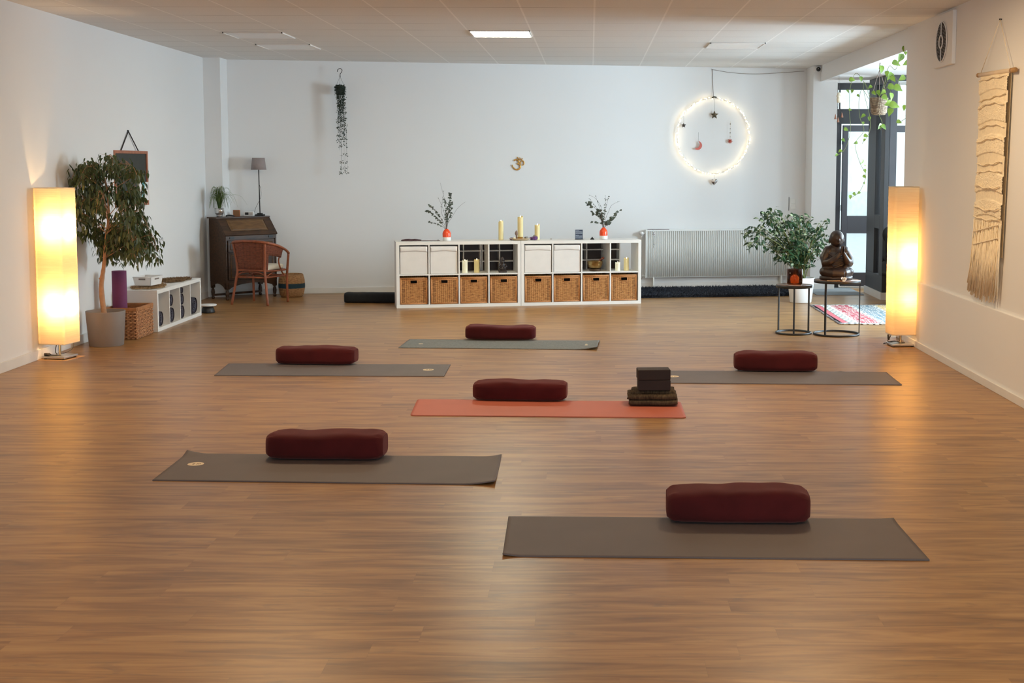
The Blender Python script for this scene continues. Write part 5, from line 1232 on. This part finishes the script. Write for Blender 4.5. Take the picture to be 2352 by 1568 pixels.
for i in range(len(poly)):
    (xa, ya), (xb, yb) = poly[i], poly[(i + 1) % len(poly)]; nn = Vector((yb - ya, -(xb - xa), 0)).normalized()
    for k in range(1200):
        u = rg.random(); tuft(xa + (xb - xa) * u, ya + (yb - ya) * u, rg.uniform(.004, .034), (nn.x * 1.2, nn.y * 1.2))
b.build('pile', 'shag', t)['kind'] = 'stuff'
t = thing('rolled_rug', (-2.99, 15.86, 0), 'rolled black felt rug on the floor left of the cube shelves', 'rug')
b = MB(); b.grid(lambda u, v: (1.0 * u, .10 * math.copysign(abs(math.cos(2 * PI * v)) ** .55, math.cos(2 * PI * v)) * (1 - .12 * max(0, 1 - u / .03)), .062 + .062 * math.copysign(abs(math.sin(2 * PI * v)) ** .55, math.sin(2 * PI * v)) * (1 - .1 * max(0, 1 - u / .03)) + .003 * noise.noise(Vector((u * 12, v * 6, 0)))), 40, 28, False, True)
b.f += [list(range(28)), list(range(39 * 28, 40 * 28))]; b.mi += [0, 0]; b.sm += [False, False]; b.build('roll', 'shagroll', t)

# ------------------------------------------------------------------ side tables with things on them
def side_table(x, y, r, h, label, rot):
    t = thing('side_table', (x, y, 0), label, 'side table', rot, 'round nesting tables with black ring bases')
    b = MB(); b.lathe([(0, h - .020), (r - .004, h - .020), (r - .004, h), (0, h)], 56); b.build('tabletop', 'tabletop', t)
    b = MB(); b.lathe([(r - .004, h - .026), (r + .001, h - .026), (r + .001, h + .001), (r - .004, h + .001)], 56); b.build('metal_rim', 'black', t)
    b = MB(); b.lathe([(r - .014, 0.0), (r + .001, 0.0), (r + .001, .018), (r - .014, .018), (r - .014, 0)], 56); b.build('base_ring', 'black', t)
    for k in range(3):
        a = 2 * PI * k / 3; p = ((r - .0065) * math.cos(a), (r - .0065) * math.sin(a)); b = MB(); c_, s_ = math.cos(a), math.sin(a)
        w_, d_ = .009, .005
        q = [(p[0] + c_ * i - s_ * j, p[1] + s_ * i + c_ * j) for i, j in ((-d_, -w_), (d_, -w_), (d_, w_), (-d_, w_))]; b.prism(q, .018, h - .02, 'z'); b.build('leg', 'black', t)
    return t
side_table(2.037, 13.00, .179, .489, 'smaller round side table holding the amber candle glass', math.radians(-98))
side_table(2.452, 12.92, .228, .546, 'larger round side table holding the praying statue', math.radians(-130))
t = thing('candle_holder', (2.035, 12.96, .4895), 'amber glass candle holder with glowing orange ball on the small table', 'candle holder')
b = MB(); b.lathe([(0, 0.004), (.070, .004), (.076, .012), (.0785, .160), (.0745, .160), (.072, .018), (0, .014)], 36); b.build('glass', 'amber', t)
b = MB(); b.lathe([(0, 0), (.070, 0), (.072, .005), (0, .005)], 36); b.build('glass_foot', simple('clear_foot', (.8, .8, .8), .15), t)
b = MB(); b.ball((0, 0, .062), .044, 20, 14, (1, 1, .98)); b.lathe([(0, .02), (.04, .02), (.042, .06)], 24); b.build('salt_lamp', emis('salt_orange', (1.0, .26, .035), 2.2), t)
# praying statue
t = thing('praying_statue', (2.445, 12.955, .5470), 'dark brown statue of a seated robed monk with praying hands', 'statue', math.radians(6))
b = MB(); b.lathe([(0, 0), (.150, 0), (.158, .008), (.155, .034), (.14, .040), (0, .040)], 40, (0, 0), False, 1.06, .74); b.build('plinth', 'statue', t)
b = MB()
b.ball((0, .0, .080), .155, 20, 14, (1.0, .72, .42))
b.ball((-.112, -.02, .080), .064, 14, 10, (1.0, 1.0, .82)); b.ball((.108, -.02, .080), .064, 14, 10, (1.0, 1.0, .82))
b.tube([(-.13, -.01, .075), (-.05, -.085, .068), (.05, -.10, .065)], [.052, .05, .035], 12); b.tube([(.13, -.01, .078), (.05, -.08, .07), (-.04, -.095, .075)], [.052, .05, .035], 12)
b.ball((0, .01, .19), .10, 20, 14, (1.12, .76, 1.3)); b.ball((0, .012, .262), .090, 20, 14, (1.24, .74, .70)); b.ball((-.02, .015, .30), .07, 16, 12, (1.15, .8, .7))
for sx in (-1, 1):
    b.tube([(sx * .085, .01, .285), (sx * .120, .0, .215), (sx * .120, -.03, .165), (sx * .085, -.085, .185), (sx * .040 + .012, -.112, .235), (sx * .012 + .02, -.118, .275)], [.046, .050, .045, .036, .027, .018], 12)
    b.tube([(sx * .06, -.06, .155), (sx * .10, -.035, .135), (sx * .13, 0, .12)], [.03, .034, .03], 10)
b.tube([(0, .01, .31), (0, 0, .36)], [.048, .042], 14); b.ball((-.082, .012, .282), .052, 16, 12); b.ball((.082, .012, .282), .052, 16, 12)
b.ball((-.002, -.006, .408), .072, 24, 18, (1.0, 1.06, 1.14)); b.ball((-.002, -.024, .375), .056, 16, 12, (1, 1, .85))
b.ball((-.002, -.082, .392), .012, 10, 8, (.9, 1, 1.5)); b.ball((-.075, .0, .385), .015, 10, 8, (.6, .9, 1.7)); b.ball((.071, .0, .385), .015, 10, 8, (.6, .9, 1.7))
b.ball((-.027, -.076, .408), .007, 8, 6, (1.4, .6, .5)); b.ball((.023, -.076, .408), .007, 8, 6, (1.4, .6, .5)); b.ball((-.002, -.076, .362), .012, 8, 6, (1.3, .6, .45))
remesh(b.build('body', 'statue', t), .0055, 3)
b = MB()
for sx in (-1, 1):
    b.ball((sx * .012, -.125, .262), .026, 12, 10, (.42, .8, 1.25))
    for k, (dy, h_) in enumerate(((-.020, .040), (-.007, .052), (.006, .049), (.018, .038))): b.tube([(sx * .012, -.126 + dy * .8, .275), (sx * .010, -.128 + dy, .295), (sx * .007, -.130 + dy, .275 + h_)], [.0072, .0068, .0052], 8)
    b.tube([(sx * .014, -.105, .258), (sx * .020, -.092, .280), (sx * .018, -.090, .297)], [.008, .007, .0055], 8)
o = b.build('praying_hands', 'statue', t); o.location = (.022, 0, .018); remesh(o, .0028, 1)
b = MB()
for k in range(5):
    b.tube(spline([(-.10 + .008 * k, -.055 - .004 * k, .27 - .028 * k), (-.04, -.085 - .003 * k, .225 - .024 * k), (.03, -.085, .235 - .02 * k), (.09, -.06, .27 - .026 * k)]), .0045, 6)
b.build('robe_folds', 'statue', t)
t = thing('lotus_tealight', (2.487, 12.765, .5470), 'white lotus shaped tealight lit in front of the statue', 'tealight')
b = MB()
for ring_, (n_, r0, r1, z1_) in enumerate(((8, .016, .034, .034), (8, .012, .026, .042))):
    for k in range(n_):
        a = 2 * PI * (k + .5 * ring_) / n_; c_ = Vector((math.cos(a), math.sin(a), 0)); s_ = Vector((-math.sin(a), math.cos(a), 0))
        b.add([c_ * r0 * .7 + s_ * .004, c_ * r0 * .7 - s_ * .004, c_ * (r0 + r1) / 2 - s_ * .010 + Vector((0, 0, z1_ * .55)), c_ * (r0 + r1) / 2 + s_ * .010 + Vector((0, 0, z1_ * .55)), c_ * r1 + Vector((0, 0, z1_))], [(0, 1, 2, 3), (3, 2, 4)], True)
b.build('petals', simple('capiz_white', (.82, .78, .72), .35), t)
b = MB(); b.lathe([(0, 0), (.014, 0), (.014, .012), (0, .012)], 16); b.build('tealight_wax', emis('tealight_glow', (1, .72, .42), 1.6), t)
b = MB(); b.box((-.065, -.012, 0), (.065, .012, .007)); tag(b.build('wooden_stick', simple('pale_wood', srgb(212, 170, 118), .6), None, .002, 2, (2.385, 12.755, .5470), .03), 'pale wooden stick lying in front of the statue', 'stick')

# ------------------------------------------------------------------ variegated fig in a white pot
t = thing('potted_plant', (2.585, 15.97, 0), 'bushy variegated fig in a tall white pot by the door pier', 'potted plant')
b = MB(); b.lathe([(0, .002), (.128, .002), (.132, .008), (.165, .30), (.165, .308), (.156, .308), (.150, .26)], 44); b.build('pot', 'potwhite', t)
b = MB(); b.lathe([(0, .27), (.152, .27)], 28); b.build('soil', 'soil', t)
rg = random.Random(21); stem = MB(); lf = MB(); le = MB(); brs = []
for k in range(56):
    a = rg.uniform(0, 2 * PI); tgt = rg.random()
    X = rg.uniform(-.62, .26); 
    zt = rg.uniform(.45, 1.02) if abs(X + .18) > .3 else rg.uniform(.5, 1.1)
    if -.52 < X < -.30 and rg.random() < .5: zt = rg.uniform(.95, 1.2)
    if X < -.5: zt = rg.uniform(.72, .98)
    e = Vector((X, rg.uniform(-.32, .30), zt)); s0 = Vector((rg.uniform(-.05, .05), rg.uniform(-.05, .05), .27))
    P = spline([s0, s0.lerp(e, .45) + Vector((0, 0, .12)), e, e + Vector((X * .12, 0, -.06))], 7); brs.append(P)
    stem.tube(P, [.005 * (1 - .8 * i / len(P)) + .0008 for i in range(len(P))], 5)
cnt = 0
while cnt < 1150:
    P = rg.choice(brs); i = int(len(P) * rg.uniform(.22, 1.0)); i = min(i, len(P) - 1); p = P[i] + Vector((rg.uniform(-.055, .055), rg.uniform(-.05, .05), rg.uniform(-.06, .05)))
    if not (-.70 < p.x < .31 and p.z < 1.25 and p.z > .30 and abs(p.y) < .38): continue
    a = rg.uniform(0, 2 * PI); L = rg.uniform(.055, .085); d = Vector((math.cos(a) + (p.x + .15) * .8, math.sin(a), rg.uniform(-1.2, .5))); up = Vector((rg.uniform(-.4, .4), -.6, 1))
    leaf(lf, p, d, up, L, L * .5, .25, .22)
    if cnt % 7 == 0: leaf(le, p + Vector((0, -.0006, .0006)) - d.normalized() * .002, d, up, L * 1.04, L * .60, .22, .235)
    cnt += 1
stem.build('stems', 'stem', t)
lf.build('foliage', 'leafpale', t); o = le.build('cream_leaf_margins', 'leafedge', t)
lf2 = None

# ------------------------------------------------------------------ kilim and doormat
t = thing('kilim_rug', (2.66, 13.73, 0), 'patterned red and blue kilim rug behind the larger table', 'rug')
def kilim():
    m_ = NT('kilim_weave'); c = m_.coord('Object'); X, Y, Z = m_.sep(c)
    band = m_.ramp(m_.math('DIVIDE', X, 1.5), [(0.0, srgb(60, 50, 54)), (.012, srgb(204, 112, 120)), (.055, srgb(96, 120, 110)), (.062, srgb(230, 230, 220)), (.115, srgb(240, 240, 236)), (.14, srgb(188, 84, 96)), (.285, srgb(240, 238, 232)), (.31, srgb(112, 138, 152)), (.47, srgb(240, 238, 232)), (.50, srgb(222, 186, 112)), (.66, srgb(238, 236, 230)), (.69, srgb(180, 62, 76)), (.85, srgb(236, 236, 230))][:13], 'CONSTANT')
    zig = m_.math('PINGPONG', m_.math('MULTIPLY', Y, 11.0), 1.0)
    tri = m_.math('SINE', m_.math('ADD', m_.math('MULTIPLY', X, 95), m_.math('MULTIPLY', zig, 6.0)))
    wn = m_.n('ShaderNodeTexVoronoi', distance='CHEBYCHEV'); m_.l(m_.comb(m_.math('MULTIPLY', X, 16), m_.math('MULTIPLY', Y, 9)), wn.inputs['Vector']); wn.inputs['Scale'].default_value = 1.0; wn.inputs['Randomness'].default_value = .35
    med = m_.math('SINE', m_.math('MULTIPLY', wn.outputs['Distance'], 18.0))
    f1 = m_.math('GREATER_THAN', med, 0.45); f2 = m_.math('GREATER_THAN', tri, .3)
    inb = m_.ramp(m_.math('DIVIDE', X, 1.5), [(0, 0.0), (.14, 1.0), (.285, 0.0), (.31, 1.0), (.47, 0.0), (.50, 1.0), (.66, 0.0), (.69, 1.0)], 'CONSTANT')
    edg = m_.ramp(m_.math('DIVIDE', X, 1.5), [(0, 0.0), (.062, 1.0), (.115, 0.0), (.285, 1.0), (.31, 0.0), (.47, 1.0), (.5, 0.0), (.66, 1.0)], 'CONSTANT')
    col = m_.mix(m_.math('MULTIPLY', m_.math('MULTIPLY', f1, inb), .8), band, srgb(236, 228, 220))
    col = m_.mix(m_.math('MULTIPLY', m_.math('MULTIPLY', f2, edg), .8), col, srgb(96, 118, 116))
    ed = m_.math('MAXIMUM', m_.math('LESS_THAN', Y, .09), m_.math('GREATER_THAN', Y, 1.83))
    col = m_.mix(ed, col, m_.mix(f2, srgb(236, 236, 232), srgb(70, 66, 70)))
    m_.set(Base_Color=col, Roughness=.95, Specular_IOR_Level=.1); m_.bump(m_.noise(c, 200, 2), .3, .003); return m_.m
b = MB(); b.grid(lambda u, v: (1.02 * u - .01 * math.sin(v * 40) * (u < .01), 1.92 * v + .006 * math.sin(u * 50) * (v < .01 or v > .99), .008 + .002 * math.sin(u * 14 + v * 9)), 60, 60); o = b.build('woven_rug', kilim(), t); md = o.modifiers.new('s', 'SOLIDIFY'); md.thickness = .006
b = MB(); rg = random.Random(2)
for k in range(90):
    y = 1.92 * k / 89; b.tube([(0, y, .006), (-.02 - .02 * rg.random(), y + rg.uniform(-.01, .01), .004)], [.004, .003], 5)
b.build('fringe', simple('fringe_dark', srgb(120, 110, 108), .9, vary=.4, vscale=30), t)
b = MB(); b.box((0, 0, 0), (.62, .95, .010)); tag(b.build('doormat', 'doormat', None, .003, 2, (2.93, 16.85, 0)), 'flat grey doormat in front of the glass door', 'doormat')

# ------------------------------------------------------------------ sofa corner
t = thing('sofa', (3.62, 15.30, 0), 'black sofa on a pallet wood base behind the right lamp', 'sofa')
b = MB(); b.box((0.10, 0.06, 0.0), (1.7, .14, .30)); b.box((.10, .80, 0), (1.7, .90, .30)); b.box((.10, .14, .06), (.20, .80, .30)); b.box((1.6, .14, .06), (1.7, .80, .30)); b.box((.1, .0, .24), (1.7, .06, .33)); b.build('pallet_base', 'pallet', t, .004)
b = MB(); b.box((.0, .0, .331), (1.75, .92, .50)); b.build('seat_cushion', 'sofa', t, .04, 4)
b = MB(); b.box((.0, .66, .50), (1.75, .92, .84)); b.build('back_cushion', 'sofa', t, .06, 4)
b = MB(); b.ball((0.05, .76, .83), .10, 16, 12, (.8, .6, 1)); b.build('bolster_roll', 'sofa', t)
t = thing('pillow', (3.74, 15.66, .56), 'white pillow with tan stripes on the black sofa', 'pillow', math.radians(35))
b = MB()
def pf(u, v):
    a, c = u * 2 - 1, v * 2 - 1; th = .07 * ((1 - a ** 4) * (1 - c ** 4)) ** .5; return a, c, th
b.grid(lambda u, v: (.24 * pf(u, v)[0] * (1 - .07 * pf(u, v)[1] ** 2), -pf(u, v)[2], .17 + .2 * pf(u, v)[1] * (1 - .07 * pf(u, v)[0] ** 2)), 16, 16)
b.grid(lambda u, v: (.24 * pf(u, v)[0] * (1 - .07 * pf(u, v)[1] ** 2), pf(u, v)[2], .17 + .2 * pf(u, v)[1] * (1 - .07 * pf(u, v)[0] ** 2)), 16, 16)
b.build('pillow_cover', 'pillow', t)

# ------------------------------------------------------------------ hanging pothos and wind chime
HB = Vector((3.14, 14.35, 2.32))
t = thing('hanging_pothos', HB, 'hanging pothos in a woven basket below the beam of the opening', 'hanging plant')
b = MB(); b.lathe([(0, -.095), (.065, -.095), (.085, -.07), (.10, .09), (.095, .092), (.088, .08)], 32); b.build('woven_pot', weave('dark_seagrass', srgb(70, 54, 44), srgb(126, 104, 84), srgb(190, 172, 146), .02, .016), t)
b = MB()
for a in (0.3, 2.4, 4.5): b.tube(spline([(.097 * math.cos(a), .097 * math.sin(a), .085), (.04 * math.cos(a), .04 * math.sin(a), .28), (0, 0, .40), (0, 0, .455)]), .0035, 6)
b.tube([(-.004, 0, .40), (.004, 0, .47)], .006, 6); b.build('hanging_cords', simple('grey_cord', srgb(120, 104, 96), .9), t)
def W2(px, py, Y):    # direction through the picture geometry turned into a local point at depth Y
    x = (px - 1356) / F; y = (651 - py) / F; v_ = _d + _r2 * x + _u2 * y; k = Y / v_.y; return Vector((v_.x * k, Y, CH + v_.z * k)) - HB
vs_ = [[(1997, 222, 14.30), (1985, 190, 14.4), (1966, 168, 14.6), (1953, 200, 14.6), (1951, 250, 14.6), (1953, 300, 14.6), (1942, 340, 14.6), (1924, 357, 14.6)],
       [(1996, 228, 14.30), (1980, 205, 14.4), (1973, 232, 14.4), (1975, 270, 14.4), (1984, 300, 14.4), (1966, 325, 14.4), (1966, 345, 14.4), (1977, 378, 14.4), (1988, 398, 14.4), (1986, 415, 14.4), (1974, 440, 14.4), (1953, 455, 14.4)],
       [(1999, 224, 14.25), (1992, 200, 14.3), (1983, 190, 14.3), (1986, 220, 14.3), (1998, 270, 14.3), (1996, 305, 14.3), (1980, 330, 14.3)],
       [(2020, 222, 14.25), (2032, 190, 14.2), (2042, 152, 14.0), (2056, 160, 13.6), (2066, 140, 13.2), (2080, 118, 12.9), (2088, 112, 12.82)],
       [(2084, 116, 12.85), (2088, 150, 12.85), (2087, 200, 12.85), (2087, 245, 12.85), (2083, 268, 12.85), (2066, 281, 12.9)],
       [(2024, 222, 14.25), (2040, 200, 14.1), (2052, 240, 14.0), (2046, 262, 14.0)], [(2018, 262, 14.22), (2026, 282, 14.22), (2022, 298, 14.22)], [(2022, 220, 14.2), (2045, 175, 13.9), (2062, 185, 13.6), (2070, 205, 13.5)]]
b = MB()
for v in vs_: b.tube(spline([W2(*p) for p in v], 6), .0024, 6)
b.build('vines', 'stem', t)
b = MB(); rg = random.Random(17)
lv = [(2025, 160, 14.1, .095), (2044, 176, 13.9, .10), (2052, 182, 13.8, .08), (2068, 134, 13.2, .11), (2080, 116, 12.95, .10), (2060, 146, 13.5, .10), (2082, 145, 13.0, .09), (2071, 180, 13.5, .085), (2050, 200, 13.8, .10), (2064, 203, 13.7, .11), (2040, 238, 14.0, .10), (2056, 242, 13.9, .12), (2034, 225, 14.1, .09),
      (2077, 248, 12.95, .065), (2021, 291, 14.2, .08), (2031, 292, 14.2, .075), (2048, 222, 13.9, .09), (2044, 258, 14.0, .10), (2028, 212, 14.15, .07), (2018, 214, 14.2, .07), (2066, 280, 12.95, .06), (2084, 195, 12.9, .03), (2084, 265, 12.92, .045), (2037, 170, 14.0, .07), (2008, 214, 14.2, .06),
      (1958, 183, 14.55, .075), (1978, 182, 14.4, .065), (1948, 210, 14.6, .05), (1957, 210, 14.6, .05), (1998, 200, 14.3, .055), (1972, 220, 14.4, .045), (1953, 252, 14.6, .04), (1944, 297, 14.6, .06), (1938, 322, 14.6, .055), (1929, 347, 14.6, .055), (1921, 356, 14.6, .045), (1982, 266, 14.3, .06), (1997, 273, 14.3, .055), (1983, 283, 14.3, .04),
      (1990, 312, 14.3, .06), (1985, 322, 14.3, .04), (1965, 328, 14.4, .05), (1979, 372, 14.4, .07), (1987, 382, 14.4, .035), (1987, 393, 14.4, .05), (1986, 406, 14.4, .05), (1985, 421, 14.4, .03), (1972, 443, 14.4, .045), (1963, 446, 14.4, .05), (1953, 453, 14.4, .055)]
for (px, py, Y, L) in lv:
    p = W2(px, py, Y); a = rg.uniform(-1.2, 1.2); d = Vector((math.sin(a), -.25, -.9 * abs(math.cos(a)) + .1)).normalized()
    L *= .88; leaf(b, p - d * L * .5, d, (rg.uniform(-.7, .7), -1, rg.uniform(-.3, .6)), L, L * .78, .28, .25, heart=True)
b.build('leaves', 'pothos', t)
t = thing('wind_chime', W2(1927, 180, 16.4) + HB, 'small capiz wind chime with clay bells hanging at the door', 'wind chime'); base = W2(1927, 180, 16.4)
def Lc(px, py): return W2(px, py, 16.4) - base
b = MB(); b.tube([(0, 0, .06), Lc(1927, 255)], .0018, 5); b.tube([Lc(1927, 238), Lc(1919, 266)], .0014, 4); b.tube([Lc(1928, 238), Lc(1933, 262)], .0014, 4); b.tube([Lc(1927, 250), Lc(1925, 305)], .0014, 4); b.build('strings', 'twig', t)
b = MB(); c_ = Lc(1927, 224); b.lathe([(.012, c_.z + .065), (.026, c_.z + .05), (.020, c_.z + .035), (.036, c_.z + .02), (.024, c_.z - .0), (.030, c_.z - .02), (.024, c_.z - .06), (.012, c_.z - .065)], 14, (c_.x, c_.y), True); b.build('shell_pendant', 'mug', t)
for px, py in ((1919, 268), (1925, 275), (1934, 264)):
    b = MB(); c_ = Lc(px, py); b.lathe([(.003, c_.z + .03), (.008, c_.z + .01), (.016, c_.z - .03)], 10, (c_.x, c_.y), True); b.build('bell', 'terra', t)

# ------------------------------------------------------------------ wall fan and macrame on the right wall
t = thing('wall_vent', (3.05, 11.33, 2.74), 'white wall vent with round dark louvre high on the right wall', 'vent')
b = MB(); b.box((-.035, -.29, -.215), (-.0, .29, .235)); b.build('housing', 'wall', t, .006)
b = MB(); n_ = 48; b.add([(-.036, .03 + .168 * math.cos(2 * PI * k / n_), -.005 + .168 * math.sin(2 * PI * k / n_)) for k in range(n_)], [tuple(range(n_))]); b.build('opening', 'darkin', t)
b = MB()
for k in range(27):
    z = -.158 + k * .0122; w_ = math.sqrt(max(0, .168 ** 2 - z * z)); b.box((-.043, .03 - w_, z - .005), (-.037, .03 + w_, z - .0015))
b.build('louvres', 'potgrey', t)
b = MB(); b.tube([(-.041, .03 + .17 * math.cos(2 * PI * k / 40), -.005 + .17 * math.sin(2 * PI * k / 40)) for k in range(41)], .005, 6, False)
b.tube([(-.044, .03 + .055 * math.cos(2 * PI * k / 24), -.005 + .055 * math.sin(2 * PI * k / 24)) for k in range(25)], .006, 6, False); b.box((-.047, .026, -.173), (-.041, .034, -.06)); b.box((-.047, .026, .05), (-.041, .034, .163)); b.build('grille_ring', 'plasticwhite', t)
t = thing('macrame_hanging', (3.05, 9.86, 2.36), 'long cream macrame wall hanging with fringe on the right wall', 'wall hanging')
b = MB(); b.tube([(-.03, -.40, .0), (-.03, .40, .018)], .0165, 14); dw = b.build('dowel', 'dowel', t)
b = MB(); b.tube([(-.03, -.47, -.002), (-.03, -.38, .0)], .018, 14); b.tube([(-.03, .38, .018), (-.03, .43, .019)], .017, 14); b.build('dowel_ends', 'dowelend', dw)
b = MB(); b.tube([(-.03, -.36, .015), (-.012, -.03, .40)], .0028, 6); b.tube([(-.012, -.03, .40), (-.03, .36, .03)], .0028, 6); b.build('hanging_cord', 'macrame', t)
b = MB(); b.tube([(0.0, -.03, .40), (-.02, -.03, .40)], .005, 8); b.build('nail', 'black', t)
def half(s): return (.345 - .01 * s)          # half width along the wall
def yc(s): return .0 + .10 * 0 * s + .0 + .13 * s * 0
knots = ((.04, .14), (.225, .37), (.475, .61), (.76, .89), (.965, 1.08))
def zs(z): return -z
Lp = 1.36
b = MB(); NU, NV = 90, 300
def lat(s): return 0.18 * (s / 1.7) * 1.0     # drift of the cloth towards the far end as it hangs
def surf(u, s):
    y = (u * 2 - 1) * half(s) + lat(s) * .5; dpt = .034
    arch = .03 * math.sin(PI * u)
    k_ = 0
    for a_, c_ in knots:
        if a_ < s + arch < c_: k_ = 1
    d_ = dpt + (.010 + .007 * noise.noise(Vector((u * 60, s * 110, 1))) if k_ else .0025 * math.sin(u * 260)) + .004 * noise.noise(Vector((u * 3, s * 5, 4)))
    return Vector((-d_, y, -s))
b.grid(lambda u, v: surf(u, v * Lp), NU, NV); o = b.build('woven_panel', 'macrame', t)
b = MB(); b.quad(*[surf(u, s) + Vector((.02, 0, 0)) for u, s in ((0, .0), (1, .0), (1, Lp), (0, Lp))]); b.build('panel_back', 'macrame', t)
b = MB()
for k, (s_, amp, ph) in enumerate(((.035, .006, 0), (.175, .012, 1.2), (.245, .030, .1), (.40, .024, 0), (.50, .022, .4), (.66, .014, 2.4), (.735, .014, .3), (.83, -.020, 0.2), (.99, -.026, .1), (1.07, -.020, .0), (1.20, .0, .0), (1.30, .0, 0.0))):
    pts = []
    for i in range(33):
        u = 0.05 + 0.9 * i / 32; s2 = s_ - amp * math.sin(PI * u + ph) - .005 * math.sin(u * 17 + k)
        if k >= 10: s2 = s_ - .09 * (1 - u) + .0
        pts.append(surf(u, s2) + Vector((-.012, 0, 0)))
    b.tube(pts, .0048, 6)
b.build('cord_ridges', 'macrame', t)
b = MB(); rg = random.Random(12)
for k in range(150):
    u = k / 149; top = 1.02 + .30 * u if False else Lp - .02 - rg.uniform(0, .25); p = surf(u, top) + Vector((-.006, 0, 0)); bot = 1.60 + .10 * rg.random() + .05 * (0.5 - abs(u - .45)); y2 = p.y * 1.10 + lat(bot) * .45 + rg.uniform(-.012, .012)
    b.tube([p, Vector((-.032 - rg.uniform(0, .014), (p.y + y2) / 2, -(top + bot) / 2)), Vector((-.030 - rg.uniform(0, .02), y2, -bot))], [.0034, .0034, .0046], 5)
fr = b.build('fringe', 'macrame', t); fr['kind'] = 'stuff'
